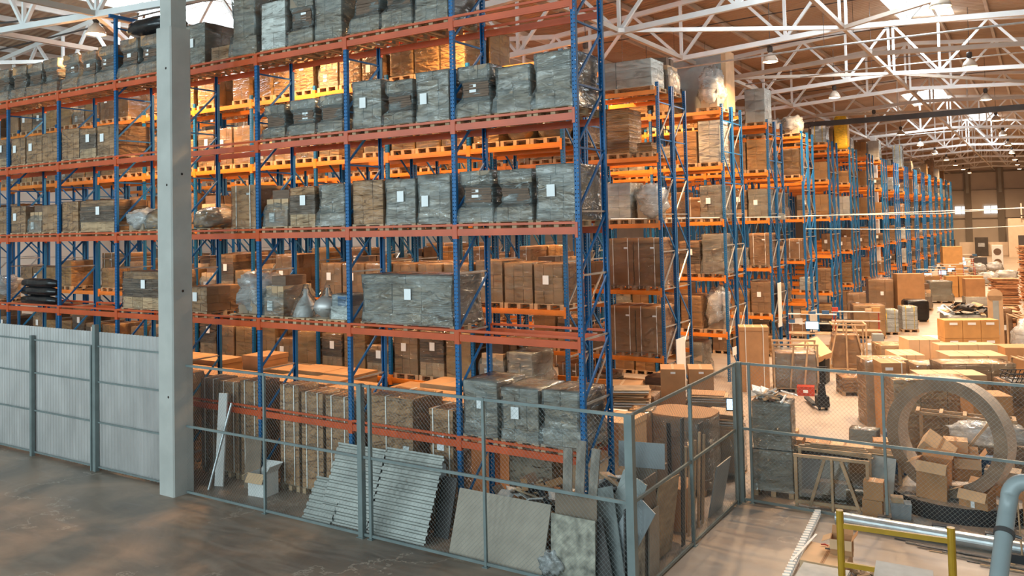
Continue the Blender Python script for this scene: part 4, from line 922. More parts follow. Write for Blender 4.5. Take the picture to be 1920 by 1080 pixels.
# ------------------------------------------------------------------ fences
def lattice(q, p0, p1, z0, z1, cell=.06, r=.0016):
    p0, p1 = Vector(p0), Vector(p1); d = p1-p0; l = d.length; d.normalize(); H = z1-z0; k = 0
    nrm = Vector((-d.y, d.x, 0))
    s = -H
    while s < l:
        for dirn in (1, -1):
            if dirn == 1: a, za, b_, zb = s, z0, s+H, z1
            else: a, za, b_, zb = s+H, z0, s, z1
            # clip to 0..l
            t0, t1 = 0., 1.
            for lim, sg in ((0., 1), (l, -1)):
                fa, fb = (a-lim)*sg, (b_-lim)*sg
                if fa < 0 and fb < 0: t0 = 2; break
                if fa < 0: t0 = max(t0, fa/(fa-fb))
                if fb < 0: t1 = min(t1, fa/(fa-fb))
            if t0 < t1:
                A = p0+d*(a+(b_-a)*t0); B = p0+d*(a+(b_-a)*t1); A = Vector((A.x, A.y, za+(zb-za)*t0)); B = Vector((B.x, B.y, za+(zb-za)*t1))
                A += nrm*.002*dirn; B += nrm*.002*dirn
                q.tube([A, B], r, 'wire', 3, False)
        s += cell*1.4142
def mesh_fence(label, p0, p1, posts, h=2.87, zmid=1.52, thick=()):
    t = thing('mesh_fence', label, 'fence', (0, 0, 0))
    P0, P1 = Vector((*p0, 0)), Vector((*p1, 0)); D = (P1-P0)
    for z, w in ((h, .05), (zmid, .05), (.06, .05)):
        q = MB(); q.bar((p0[0], p0[1], z), (p1[0], p1[1], z), .035, w, 'fence'); q.build('rail', t)
    for f, w in posts:
        p = P0+D*f; q = MB(); q.b2((p.x-w/2, p.y-w/2, 0), (p.x+w/2, p.y+w/2, h+.03), 'fence'); q.b2((p.x-w/2-.03, p.y-w/2-.03, 0), (p.x+w/2+.03, p.y+w/2+.03, .012), 'fence'); q.build('post', t)
    q = MB(); lattice(q, P0, P1, .08, h-.02); q.build('wire_mesh', t); return t
fx = lambda x: (x+9.42)/(1.45+9.42)
mesh_fence('front chain-link fence with grey-green frame, running from concrete column to corner post', (-9.42, -1.2), (1.45, -1.2), [(fx(-6.86), .05), (fx(-4.16), .11), (fx(-3.93), .06), (fx(-1.31), .05), (fx(1.45), .13)], )
mesh_fence('side chain-link fence running back from the corner post', (1.45, -1.12), (1.45, 4.1), [(.49, .06), (.985, .07)])
mesh_fence('rear chain-link fence behind the scaffold, running to the right', (1.5, 4.2), (7.6, 3.95), [(.0, .1), (.035, .05), (.46, .05), (.95, .05)])
# corrugated fence at the left
t = thing('corrugated_fence', 'tall corrugated steel sheet fence left of the concrete column', 'fence', (0, -1.08, 0))
x0, x1 = -22.8, -10.02
q = MB(); n = int((x1-x0)/.0325); vs = []
for i in range(n+1):
    f = i % 4; yy = 0 if f in (0, 1) else .035
    x = x0+(x1-x0)*i/n; vs += [(x, yy, .05), (x, yy, 3.43)]
q.add(vs, [(2*i, 2*i+2, 2*i+3, 2*i+1) for i in range(n)], 'zinc'); q.build('corrugated_sheet', t)
for z in (3.08, 2.2, 1.2, .1):
    q = MB(); q.bar((x0, -.04, z), (x1, -.04, z), .03, .035, 'fence'); q.build('rail', t)
for x, h, w in ((-10.1, 3.1, .05), (-13.06, 3.62, .12), (-13.2, 3.1, .05), (-16.0, 3.2, .1), (-18.9, 3.2, .1), (-21.7, 3.2, .1)):
    q = MB(); q.b2((x-w/2, -.12, 0), (x+w/2, -.12+w*.9, h), 'fence'); q.build('post', t)

# ------------------------------------------------------------------ right-hand enclosure behind the rear fence
carton('wrapped_cabinet', 'upper film-wrapped cabinet of a stack of two at the fence corner', 1.95, 5.1, 1.0, .78, .62, .98, .1, 'card_grey', cat='cabinet', film='film', tape=False)
carton('wrapped_cabinet', 'lower film-wrapped cabinet of a stack of two at the fence corner', 1.95, 5.1, 0, .82, .66, .98-.15, .1, 'card_grey', cat='cabinet', film='film', pallet=True, tape=False)
scraps('crumpled paper and plastic lying on the wrapped cabinet stack', (1.95, 5.1, 1.99), .36, .3, .22, 26, ['paper', 'card_light', 'film_white'], 9, (.15, .4), 'paper_scraps')
# glazed crate
t = thing('wooden_crate_frame', 'wooden crate frame with slanting struts holding clear sheets, behind the rear fence', 'crate', (3.2, 4.72, 0), .08)
def wb(p, c, w=.045, h=.06, m='wood', nm='strut'): q = MB(); q.bar(p, c, w, h, m); q.build(nm, t)
for y in (-.2, .35):
    for x in (-.68, .68): wb((x, y, 0), (x, y, 1.05), .06, .06, nm='post')
    wb((-.72, y, 1.03), (.72, y, 1.03), nm='top_rail'); wb((-.72, y, .1), (.72, y, .1), nm='bottom_rail')
wb((-.12, -.24, 1.0), (-.42, -.24, .04)); wb((.02, -.24, 1.02), (.02, -.24, 0)); wb((.2, -.24, 1.0), (.52, -.24, .04))
q = MB(); q.b2((-.66, -.17, .15), (.66, -.165, .98), 'glass'); q.build('clear_sheet', t)
q = MB(); q.b2((-.62, 0, .02), (.62, .28, .22), 'card_dark'); q.b2((-.25, -.05, .25), (.3, .2, .5), 'card'); q.b2((-.25, .22, .5), (.3, .3, .95), 'grey_plastic'); q.build('packed_goods', t)
# flat goods bench behind it
t = thing('low_bench', 'low bench stacked with flat cartons and planks behind the crate frame', 'bench', (3.0, 6.1, 0), .08)
q = MB(); q.b2((-1.25, -.4, .86), (1.35, .4, .9), 'ply'); q.build('top', t)
for x in (-1.2, 1.28):
    for y in (-.36, .36): q = MB(); q.bar((x, y, 0), (x, y, .86), .06, .06, 'wood'); q.build('leg', t)
for j, (x, y, z, w, d, h, m, rz, lb, wl) in enumerate(((-.95, -.15, .9, .62, .5, .14, 'card', .0, 'flat brown carton with white label at the left of the bench', 1), (-.35, -.1, .9, .5, .45, .1, 'card', .05, 'small flat carton beside it on the bench', 0), (.2, -.1, .9, .7, .5, .06, 'card_light', .0, 'thin pale carton in the middle of the bench', 0),
       (-.98, .02, 1.04, .4, .3, .12, 'card_light', .05, 'pale carton lying on the labelled carton', 0), (.9, .0, .9, .95, .6, .08, 'card_light', .05, 'wide pale flat carton at the right of the bench', 0), (1.05, .02, .98, .58, .42, .14, 'card', .15, 'taped brown carton lying on the wide pale one', 0), (.55, .45, .9, .55, .4, .32, 'card_grey', -.1, 'film-wrapped bundle behind the pale carton on the bench', 0))):
    Rz = Matrix.Rotation(.08, 3, 'Z') @ Vector((x, y, 0))
    carton('flat_carton', lb, 3.0+Rz.x, 6.1+Rz.y, z, w, d, h, rz+.08, m, lab=(-.05, h*.5, .2, h*.6) if wl else None, film='film' if j == 6 else None)
for j in range(6):
    q = MB(); q.bar((-.9+.1*j, -.45+.02*j, .0), (.9-.05*j, -.40+.015*j, .0), .06, .022, 'wood'); o = q.build('wooden_lath', None, False, (3.05, 5.55, .985+.028*j)); o.rotation_euler.z = .05*(j-2)*.6; tag(o, 'wooden lath in the pile across the crate frame, %s from the bottom' % ORD[j], 'lath', 'pile of laths')
q = MB(); q.b2((-.7, -.12, 0), (.7, .12, .972), 'dark_steel'); tag(q.build('dark_trestle', None, False, (3.05, 5.5, 0)), 'dark trestle box under the pile of laths', 'trestle')
carton('blue_crate', 'dark blue plastic crate beside the thin post of the rear fence', 4.1, 6.75, .0, .45, .35, 1.2, .1, 'blue_plastic', cat='crate', tape=False)
sheet('plastic_sheet', 'grey plastic sheet leaning left of the big ring', 4.0, 4.95, .55, 1.05, .015, .3, -.25, 'grey_plastic', 'panel')
for j in range(2):
    carton('small_carton', 'small brown carton behind the rear fence post, %s of two' % ('lower', 'upper')[j], 3.98+.03*j, 4.55, .36*j, .36, .3, .35, .05, 'card', group='two small cartons by the post')
t = thing('plastic_tub', 'small translucent plastic tub at the foot of the black disc', 'tub', (4.45, 4.75, 0), .2); q = MB(); q.box((0, 0, .15), (.34, .26, .3), 'blue_grey', taper=1.12); q.build('tub_body', t); q = MB(); q.b2((-.17, -.1, .3), (.05, .1, .4), 'card_light'); q.build('contents', t)
PZ = .31
# black drum disc and the ring
t = thing('round_platform', 'big black round platform with grey top under the standing ring', 'platform', (5.38, 6.25, 0))
q = MB(); q.lathe([(1.42, 0), (1.42, PZ-.02), (1.40, PZ-.002)], 'black', 64); q.build('rim', t, False)
q = MB(); q.lathe([(1.40, PZ-.002), (.6, PZ-.001), (.001, PZ)], 'disc_top', 64); q.build('top', t)
t = thing('large_ring', 'large pale-edged ring standing upright on the round platform', 'ring', (5.26, 5.62, 1.55)); t.rotation_euler = (-.05, 0, -.3)
def ringmesh(R0, R1, d):
    q = MB(); n = 72; vs = []
    for i in range(n):
        a = 2*PI*i/n; c, s = math.cos(a), math.sin(a)
        vs += [(R1*c, -d/2, R1*s), (R0*c, -d/2, R0*s), (R0*c, d/2, R0*s), (R1*c, d/2, R1*s)]
    for k, m in ((0, 'kraft_ring'), (1, 'ring_edge'), (2, 'kraft_ring'), (3, 'ring_edge')):
        fs = [(4*i+k, 4*i+(k+1) % 4, 4*((i+1) % n)+(k+1) % 4, 4*((i+1) % n)+k) for i in range(n)]
        q.add(vs if k == 0 else vs, fs, m)
    return q
ringmesh(.91, 1.15, .46).build('ring_body', t)
t.location.z = PZ+1.15*math.cos(.05)+.22*math.sin(.05)
# boxes in and around the ring
def free(o, rx=0, ry=0, rz=0): o.rotation_euler = (rx, ry, rz); return o
free(carton('brown_carton', 'tilted pale carton caught inside the ring at left', 4.92, 6.1, 1.0, .6, .45, .28, 0, 'card_light'), .5, .62, .1)
free(carton('open_carton', 'tall open brown carton standing on the platform in front of the ring', 4.98, 5.35, PZ, .55, .42, .72, 0, 'card', open_=True), 0, .04, -.12)
free(carton('open_carton', 'low open carton with white tape on the platform, right of the tall one', 5.75, 5.15, PZ, .52, .38, .32, 0, 'card', open_=True, lab=(0, .15, .07, .28)), 0, 0, -.35)
free(carton('open_carton', 'open carton behind the low taped one inside the ring', 5.5, 6.35, PZ, .5, .4, .6, 0, 'card', open_=True), 0, 0, .15)
carton('brown_carton', 'pale carton with folded top in the middle of the ring', 5.28, 6.75, PZ, .45, .4, .85, .1, 'card_light')
carton('flat_carton', 'long flat carton lying inside the ring at right', 6.1, 6.15, PZ, .8, .35, .2, -.12, 'card')
carton('open_carton', 'grey open tray carton lying on the long flat one', 6.15, 6.2, PZ+.2, .62, .4, .28, -.05, 'card_grey', cat='tray')
carton('blue_crate', 'dark blue crate behind the cartons in the ring', 5.78, 6.95, PZ, .35, .3, .5, .1, 'blue_plastic', cat='crate', tape=False)
q = MB(); blob(q, 1.5, .6, .55, 0, 'film_white', 12, .35, power=2.4); o = q.build('plastic_bundle', None, True, (5.85, 7.95, .8)); tag(o, 'yellowish crumpled plastic bundle behind the ring', 'bundle')
q = MB(); q.b2((-.8, -.35, 0), (.8, .35, .8), 'board_dark'); tag(q.build('brown_box', None, False, (5.85, 7.95, 0)), 'dark brown box under the plastic bundle behind the ring', 'box')
t = thing('wooden_ladder_frame', 'ladder-like wooden frame lying flat behind the ring', 'frame', (5.45, 7.1, 1.62), .06)
for y in (-.18, .18): q = MB(); q.bar((-.95, y, 0), (.95, y, -.06), .035, .05, 'wood'); q.build('side_rail', t)
for i in range(5): q = MB(); q.bar((-.9+.45*i, -.22, .03-.014*i*1.0), (-.9+.45*i, .22, .03-.014*i), .07, .04, 'wood'); q.build('rung', t)
for x in (-.85, .85):
    for y in (-.15, .15): q = MB(); q.bar((x, y, 0), (x, y, -1.62), .05, .05, 'wood'); q.build('leg', t)
q = MB(); q.bar((.5, -.15, -.02), (-.2, -.15, -1.0), .05, .05, 'wood'); q.build('strut', t)
free(carton('brown_carton', 'brown carton at the right edge, right of the platform', 6.75, 5.2, 0, .5, .5, .75, 0, 'card'), 0, 0, .1)
# silver tube on the floor, laths and brackets
t = thing('spiral_duct', 'long silver spiral duct lying on the floor in front of the rear fence', 'duct', (0, 0, 0))
q = MB(); q.tube([(3.45, 3.72, .14), (7.6, 3.62, .14)], .125, 'galv', 24); db = q.build('duct_body', t, False)
q = MB()
for i in range(34): xx = 3.5+.12*i; q.tube([(xx, 3.72-.024*(xx-3.45), .14), (xx+.012, 3.72-.024*(xx-3.45), .14)], .129, 'galv', 24)
q.build('seam', db)
for j, x in enumerate((4.28, 5.2, 6.05, 6.9)):
    t = thing('floor_bracket', 'small white bracket box behind the silver duct, %s from the left' % ORD[j], 'bracket', (x, 3.95, 0), .05, 'brackets along the duct')
    q = MB(); q.b2((-.12, -.06, 0), (.12, .06, .24), 'dark_steel'); q.build('bracket_body', t); q = MB(); q.b2((-.1, -.068, .06), (.1, -.06, .22), 'paper'); q.build('face', t)
for j in range(8):
    q = MB(); q.bar((-.65, 0, 0), (.65, 0, 0), .035+.01*(j % 3), .014, ('dark_steel', 'wood_grey', 'dark_steel', 'wood')[j % 4]); o = q.build('floor_lath', None, False, (5.15+.2*j, 3.42-.07*j, .01+.013*(j % 3))); o.rotation_euler.z = -.12+.05*(j % 4); tag(o, 'thin dark lath lying on the floor in front of the duct, %s from the left' % ORD[j], 'lath', 'laths on the floor by the duct')
t = thing('broom', 'broom with wooden handle standing behind the grey pipe at right', 'broom', (6.5, 3.35, 0)); q = MB(); q.tube([(0, 0, .1), (-.05, .1, 1.25)], .014, 'wood', 8); q.build('handle', t); q = MB(); q.box((0, 0, .07), (.5, .1, .14), 'black', taper=.8); q.build('brush_head', t)
# white spiral edge strip on the floor
t = thing('edge_strip', 'white toothed plastic strip running along the floor left of the scaffold', 'strip', (0, 0, 0))
a, c = Vector((3.1, 4.0, 0)), Vector((3.42, -.6, 0)); q = MB()
q.bar((a.x, a.y, .05), (c.x, c.y, .05), .03, .05, 'white_plastic'); q.build('spine', t)
q = MB()
for i in range(36):
    p = a.lerp(c, i/36); q.box((p.x-.05, p.y, .07), (.11, .075, .13), 'white_plastic', .3)
q.build('teeth', t)
# long low carton with tools
carton('long_carton', 'long low beige carton on the floor beside the white strip', 3.78, 1.35, 0, .66, .85, .32, .02, 'card_light', lid=True)
t = carton('tool_box', 'small open box of tools standing on the long low carton', 3.98, 1.55, .325, .34, .3, .24, .1, 'card', open_=True, cat='box')
for j, (x, y, l, m, lb) in enumerate(((3.72, 1.5, .18, 'dark_steel', 'black pliers lying on the long low carton'), (3.62, 1.66, .12, 'red', 'small red reel on the long low carton'), (3.82, 1.72, .16, 'wood', 'wooden-handled tool on the long low carton'))):
    q = MB(); q.tube([(0, 0, .02), (l*.5, .03, .02), (l, -.02, .02)], [.012, .016, .01], m, 8); tag(q.build('hand_tool', None, False, (x, y, .333)), lb, 'tool')
q = MB()
for i in range(16): q.box((0, 0, .012+.022*i), (.7, .85, .018), 'grey_board', random.Random(i).uniform(-.02, .02))
tag(q.build('panel_stack', None, False, (3.9, .35, 0)), 'stack of grey corrugated panels in front of the long carton', 'stack')
q = MB(); q.bar((3.45, 2.1, .35), (3.40, .6, .40), .04, .012, 'white_plastic'); tag(q.build('white_strap_band'), 'white plastic band lying over the long low carton', 'band')
scraps('wood shavings and straw on the floor behind the scaffold', (4.45, 1.45, 0), .35, .2, .03, 60, ['wood', 'card_light'], 15, (.05, .2), 'wood_shavings')
# yellow scaffold frame
t = thing('scaffold', 'yellow scaffold frame with grey platform board in the right foreground', 'scaffold', (0, 0, 0))
for x in (4.69, 5.94):
    for y in (-2., -3.6): q = MB(); q.tube([(x, y, 0), (x, y, 2.19 if y > -3 else 1.58)], .045, 'yellow', 12); q.build('post', t)
for z in (2.0, 1.52):
    q = MB(); q.bar((4.69, -2, z), (5.94, -2, z+.03), .04, .06, 'yellow'); q.build('rung', t)
    q = MB(); q.bar((4.69, -3.6, z), (5.94, -3.6, z), .04, .06, 'yellow'); 
    if z < 1.6: q.build('rung', t)
for z in (.4, ): 
    for y in (-2, -3.6): q = MB(); q.bar((4.69, y, z), (5.94, y, z), .04, .06, 'yellow'); q.build('rung', t)
for x in (4.69, 5.94): q = MB(); q.bar((x, -2, 1.2), (x, -3.6, 1.2), .04, .05, 'yellow'); q.build('side_rail', t)
for x in (4.74, 5.89): q = MB(); q.tube([(x, -2.04, 1.38), (x, -2.1, 1.38)], .022, 'yellow', 8); q.build('lock_pin', t)
q = MB(); q.add([(5.08, -1.88, 1.55), (5.72, -1.88, 1.55), (5.9, -3.7, 1.55), (5.26, -3.7, 1.55), (5.08, -1.88, 1.6), (5.72, -1.88, 1.6), (5.9, -3.7, 1.6), (5.26, -3.7, 1.6)], [(0, 3, 2, 1), (4, 5, 6, 7), (0, 1, 5, 4), (1, 2, 6, 5), (2, 3, 7, 6), (3, 0, 4, 7)], 'grey_board'); q.build('platform_board', t)
# thick grey handrail pipe close to the viewer
t = thing('pipe_railing', 'thick grey pipe bending down in the right foreground', 'pipe', (0, 0, 0))
pts = [(7.6, -7.48, 4.335), (7.1, -7.49, 4.338)]
for i in range(9):
    a = PI/2*i/8; pts.append((6.85-.09*math.sin(a), -7.5-.03*(1-math.cos(a)), 4.34-.10*(1-math.cos(a))))
pts += [(6.745, -7.62, 4.16), (6.71, -7.9, 3.92), (6.67, -8.3, 3.61), (6.65, -8.6, 3.37), (6.6, -9.0, 3.05), (6.58, -9.15, 2.6), (6.58, -9.15, 0)]
q = MB(); q.tube(pts, .046, 'pipe', 20); q.build('pipe_body', t, True)
q = MB(); q.tube([(6.737, -7.69, 4.10), (6.734, -7.71, 4.083)], .054, 'dark_steel', 20); q.build('clamp', t)
q = MB(); q.tube([(6.78, -7.7, 4.09), (6.82, -7.7, 4.08)], .009, 'dark_steel', 8); q.build('clamp_bolt', t)

# ------------------------------------------------------------------ aisle floor goods on the right
carton('tall_carton', 'tall lidded brown carton with white straps at the aisle end of the racks', -1.55, 15.6, 0, .95, .75, 2.2, .35, 'card', lid=True, straps=(-.28, .3))
t = thing('slatted_crate', 'wooden slatted crate of film-wrapped goods right of the tall lidded carton', 'crate', (-.35, 16.3, 0), .3)
q = MB(); grid_boxes(q, 1.3, .95, .145, 1.15, 2, 2, 1, 'card'); q.build('goods', t); obj('pallet', pallet_mesh(1.45, 1.1), t)
obj('stretch_film', film_shell(1.32, .97, .14, 1.38, [(0, 1), (1, .98)], 3, M['film'], .03), t)
for x in (-.7, -.2, .25, .7):
    for y in (-.53, .53): q = MB(); q.bar((x, y, .12), (x+(.0 if abs(x) > .5 else .15), y, 1.6), .06, .03, 'wood'); q.build('slat', t)
for y in (-.53, .53): q = MB(); q.bar((-.74, y, 1.6), (.74, y, 1.6), .05, .06, 'wood'); q.build('top_rail', t)
t = thing('wooden_frame_crate', 'tall A-shaped wooden frame with a wrapped carton inside, beyond the rear fence', 'crate', (.45, 20.8, 0), .3); obj('pallet', pallet_mesh(1.4, 1.0), t)
q = MB(); q.box((0, 0, .145+.62), (.95, .7, 1.25), 'card'); q.build('carton', t)
for y in (-.45, .45):
    for p, c in (((-.68, .1), (-.3, 1.8)), ((.68, .1), (.3, 1.8)), ((0, .1), (0, 1.85)), ((-.5, 1.8), (.7, 1.8)), ((.7, .1), (.7, 1.8))): q = MB(); q.bar((p[0], y, p[1]), (c[0], y, c[1]), .06, .05, 'wood'); q.build('strut', t)
for x in (-.5, .7): q = MB(); q.bar((x, -.45, 1.8), (x, .45, 1.8), .06, .05, 'wood'); q.build('top_rail', t)
obj('stretch_film', film_shell(1.0, .75, .15, 1.42, [(0, 1), (1, .9)], 3, M['film_thin'], .03), t)
free(carton('brown_carton', 'pale carton with white tape lying tilted on a black bin, in the aisle', -.1, 17.75, 1.02, .98, .85, .28, 0, 'card_light'), .62, -.3, .75)
q = MB(); q.box((0, 0, .475), (.8, .7, .95), 'black', taper=1.05); tag(q.build('black_bin', None, False, (-.05, 18.0, 0)), 'black bin under the tilted pale carton', 'bin')
carton('red_crate', 'low red plastic crate on the floor left of the pallet truck', .15, 15.6, 0, .55, .4, .3, .2, 'red', cat='crate', tape=False, lab=(0, .15, .15, .1))
# pallet truck
t = thing('pallet_truck', 'black hand pallet truck parked in the aisle', 'pallet truck', (1.1, 13.6, 0), .45)
q = MB(); q.b2((-.18, -.16, .1), (.18, .16, .42), 'black'); q.box((0, 0, .6), (.22, .2, .4), 'black', taper=.7); q.build('pump_body', t)
q = MB(); q.tube([(0, -.05, .7), (0, -.12, 1.2)], .03, 'black', 10); q.build('handle', t)
q = MB(); q.tube([(-.13, -.12, 1.2), (-.15, -.13, 1.32), (.15, -.13, 1.32), (.13, -.12, 1.2)], .018, 'black', 8); q.build('grip', t)
for x in (-.19, .19): q = MB(); q.box((x, .68, .12), (.15, 1.1, .07), 'black'); q.build('fork', t)
for x in (-.1, .1): q = MB(); q.tube([(x-.025, -.05, .09), (x+.025, -.05, .09)], .09, 'black', 16); q.build('wheel', t)
GR = 'goods on the aisle floor'
def L2(kind, x, y, lab, w, d, h, seed, rz=.0, z=0.): return load(kind, x, y, z, lab, GR, w, d, h, seed, rz)
L2('neat', 1.55, 16.5, 'small film-wrapped pallet alone in the aisle beyond the pallet truck', 1.05, .8, .45, 70, .45)
L2('tan', -.35, 30.6, 'big tan carton block in film at the left of the aisle', 1.5, 1.2, 1.45, 71, .3)
L2('green', .35, 32.2, 'silvery film-wrapped sacks on a pallet, left one of a pair', .8, .9, 1.1, 72, .4)
L2('green', 1.05, 33.6, 'silvery film-wrapped sacks on a pallet, right one of a pair', .8, .9, 1.15, 73, .4)
t = thing('black_wrapped_pallet', 'pallet wrapped in shiny black plastic standing in the aisle', 'pallet load', (.85, 38.3, 0), .4, GR); obj('pallet', pallet_mesh(1.1, 1.0), t); q = MB(); blob(q, 1.22, 1.1, 1.15, .05, 'black_film', 3, .06, power=9); q.build('black_film', t, True)
carton('tall_carton', 'tall plain brown carton standing behind the black wrapped pallet', .2, 41.2, 0, 1.5, .9, 2.45, .4, 'card')
L2('neat', -1.3, 40.5, 'wrapped brown carton block left of the tall plain carton', 1.4, 1.1, 2.0, 74, .3)
L2('mixed', .55, 44.5, 'wrapped pallet right of the tall plain carton', 1.0, 1.0, 1.5, 75, .3)
L2('bulge', 1.0, 49.8, 'slanting film-wrapped load farther down the aisle', 1.5, 1.2, 1.3, 76, .3)
for j in range(6): carton('brown_carton', 'brown carton in a block of six down the aisle, %s %s' % (('lower', 'upper')[j // 3], ('left', 'middle', 'right')[j % 3]), 1.35+.78*(j % 3), 54.2+.3*(j % 3), .75*(j//3), .75, .75, .74, .3, 'card_gold', group='block of six cartons')
carton('tall_carton', 'very tall brown carton far down the aisle', .0, 72., 0, 1.6, .9, 3.0, .3, 'card_gold')
L2('bag', 1.6, 80, 'white sack pile far down the aisle', 1.4, 1.2, .9, 77); L2('bag', 2.9, 83, 'second white sack pile far down the aisle', 1.4, 1.2, .9, 77)
L2('neat', -1.9, 36.5, 'wrapped carton block against the rack ends, near the black pallet', 1.0, 1.0, 1.5, 74, .2)
L2('mound', -1.1, 35, 'soft wrapped heap against the rack ends', 1.2, 1.0, .9, 24, .2)
L2('neat', -2.0, 46, 'wrapped brown cartons at the end of the eighth row', 1.1, 1., 1.7, 74, .2)
L2('tan', -.9, 50, 'tan wrapped cartons at the left edge of the far aisle', 1.1, 1., 1.3, 71, .2)
L2('tan', -.2, 57, 'tan wrapped cartons farther along the left edge of the aisle', 1.1, 1., 1.2, 40, .2)
# packing benches with monitors along the rack ends
def bench(label, x, y, rz, s=1., seed=0, mon=True):
    t = thing('packing_bench', label, 'bench', (x, y, 0), rz, 'packing benches')
    q = MB(); q.b2((-1., -.35, .85), (1., .35, .89), 'wood'); q.build('top', t)
    for a in (-.95, .95):
        for b_ in (-.3, .3): q = MB(); q.bar((a, b_, 0), (a, b_, .85), .05, .05, 'red'); q.build('leg', t)
    for a in (-.95, .95): q = MB(); q.bar((a, .3, .85), (a, .3, 1.7), .05, .05, 'red'); q.build('riser', t)
    for z in (1.25, 1.65): q = MB(); q.b2((-1, .05, z), (1, .35, z+.03), 'white_card'); q.build('shelf', t)
    q = MB(); q.b2((-1, -.3, .3), (1, .3, .33), 'wood'); q.build('lower_shelf', t)
    return t
def monitor(label, x, y, z, rz):
    t = thing('monitor', label, 'monitor', (x, y, z), rz, 'monitors on the benches')
    q = MB(); q.b2((-.1, -.08, 0), (.1, .08, .02), 'black'); q.b2((-.02, -.01, 0), (.02, .02, .16), 'black'); q.build('stand', t)
    q = MB(); q.b2((-.28, -.02, .14), (.28, .02, .5), 'black'); cs = q.build('case', t)
    q = MB(); q.b2((-.26, -.024, .16), (.26, -.02, .48), 'screen'); q.build('screen', cs)
rs = random.Random(21)
PB = [(-1.6, 24.6, 'nearest packing bench with shelves beyond the slatted crate', 1), (-.1, 26.2, 'packing bench right of the nearest one', 0), (.1, 62.5, 'far packing bench left of the very tall carton, first', 1), (.4, 66.5, 'far packing bench, second along the rack ends', 1), (.5, 77.5, 'far packing bench beyond the very tall carton', 1), (-.6, 59, 'far packing bench at the end of the ninth row', 1), (-.2, 86, 'farthest packing bench near the back wall', 1)]
for j, (x, y, lb, mo) in enumerate(PB):
    bench(lb, x, y, .25)
    if mo: monitor('lit monitor on bench: %s' % lb.replace('packing bench', 'one'), x-.0, y-.1, .89, .15)
    for i in range(7):
        cm = rs.choice(('card_light', 'blue_plastic', 'red', 'white_card', 'card', 'dark_steel', 'card_gold')); cn = {'card_light': 'tan', 'blue_plastic': 'blue', 'red': 'red', 'white_card': 'white', 'card': 'brown', 'dark_steel': 'black', 'card_gold': 'yellow-brown'}[cm]
        w = rs.uniform(.15, .35); hh = rs.uniform(.1, .2); lv = rs.choice((.33, 1.28, 1.68)); xx = -.85+.28*i
        p = Matrix.Rotation(.25, 3, 'Z') @ Vector((xx, .18 if lv > 1 else 0, 0))
        q = MB(); q.b2((-w/2, -.1, 0), (w/2, .1, hh), cm)
        o = q.build('storage_box', None, False, (x+p.x, y+p.y, lv)); o.rotation_euler.z = .25
        tag(o, 'small %s box on bench shelf, %s, %s' % (cn, ('near bench', 'second bench', 'third bench', 'fourth bench', 'fifth bench', 'sixth bench', 'last bench')[j], ORD[i]+' from the left'), 'box', 'small boxes on the packing benches')
t = thing('loaded_trolley', 'trolley with white bundle and wooden slats right of the A-shaped frame', 'trolley', (1.3, 22.8, 0), .3); obj('pallet', pallet_mesh(1.3, .9), t); q = MB(); blob(q, 1.1, .7, .5, .145, 'film_white', 5, .3); q.build('bundle', t, True); q = MB(); q.box((0, 0, 1.0), (.4, .4, .4), 'grey_plastic'); q.box((0, 0, .7), (.9, .6, .2), 'white_card'); q.build('case', t)
# low dark heap by the rack ends
q = MB(); blob(q, 2.6, 1.2, .7, 0, 'black_film', 14, .25, power=2.2); tag(q.build('black_heap', None, True, (-2.0, 31.8, .0)), 'low heap of black plastic at the foot of the rack ends', 'heap')
# white boards clipped to the rack ends
for j, (y, z, h, w) in enumerate(((Y0+PK*1+1.2, .3, 1.9, .75), (Y0+PK*3+.9, 1.2, 1.9, .55), (Y0+PK*4+1.0, .2, 1.1, 1.5), (Y0+PK*2+.5, .9, .3, .45))):
    q = MB(); q.b2((-2.74, y-w/2, z), (-2.72, y+w/2, z+h), 'white_card'); tag(q.build('white_guard_sheet'), 'white sheet fixed to the rack end, %s from the front' % ('second', 'third', 'fourth', 'first')[j] if False else 'white sheet fixed to the end frame of the %s double row' % ORD[(1, 3, 4, 2)[j]], 'sheet', 'white sheets on rack ends')

# stacks right of the aisle
carton('tall_wrapped_box', 'tall film-wrapped carton at the left of the carton field behind the rear fence post', 3.0, 12.6, 0, 1.15, .8, 1.85, .45, 'card_light', film='film_thin', lid=True)
carton('tall_carton', 'tall dark-sided carton with white label and strap, left front of the carton field', 3.35, 11.5, 0, .62, .7, 1.95, .45, 'card', lid=True, straps=(.2,), lab=(-.12, 1.8, .2, .08))
field = [(4.45, 9.75, 1.85, .85, 1.9, 'card_light', 1, 'nearest long row of joined cartons in film behind the ring'), (4.75, 11.5, 1.6, .85, 1.75, 'card_light', 0, 'second long row of joined cartons behind the ring'),
 (5.2, 13.3, 1.9, .9, 1.8, 'card_light', 1, 'third long row of cartons in film behind the ring'), (5.05, 15.2, 1.6, 1.1, 1.75, 'card_light', 0, 'fourth long carton with split lid behind the ring'), (4.75, 17.2, 1.75, .6, 1.75, 'card_light', 0, 'fifth long carton with white strap behind the ring'),
 (4.0, 13.9, .9, .9, 1.6, 'card_light', 1, 'wrapped carton block left of the third row'), (3.2, 15.6, .8, 1.2, 1.6, 'card_light', 0, 'pale carton top left of the fourth carton'), (3.3, 18.4, 1.0, 1.0, 1.7, 'card_light', 0, 'brown carton left of the strapped carton'), (2.8, 20.6, 2.5, 1.1, 1.2, 'card_light', 1, 'long low carton row at the back left of the carton field')]
for x, y, w, d, h, m, f, lb in field:
    t = carton('long_carton', lb, x, y, 0, w, d, h, .45, m, lid=False, tape=False, film='film_thin' if f else None)
    q = MB()
    for i in range(1, 3): q.b2((-w/2+w*i/3-.004, -d/2-.003, 0), (-w/2+w*i/3+.004, d/2+.003, h+.003), 'seam')
    q.build('seam', t)
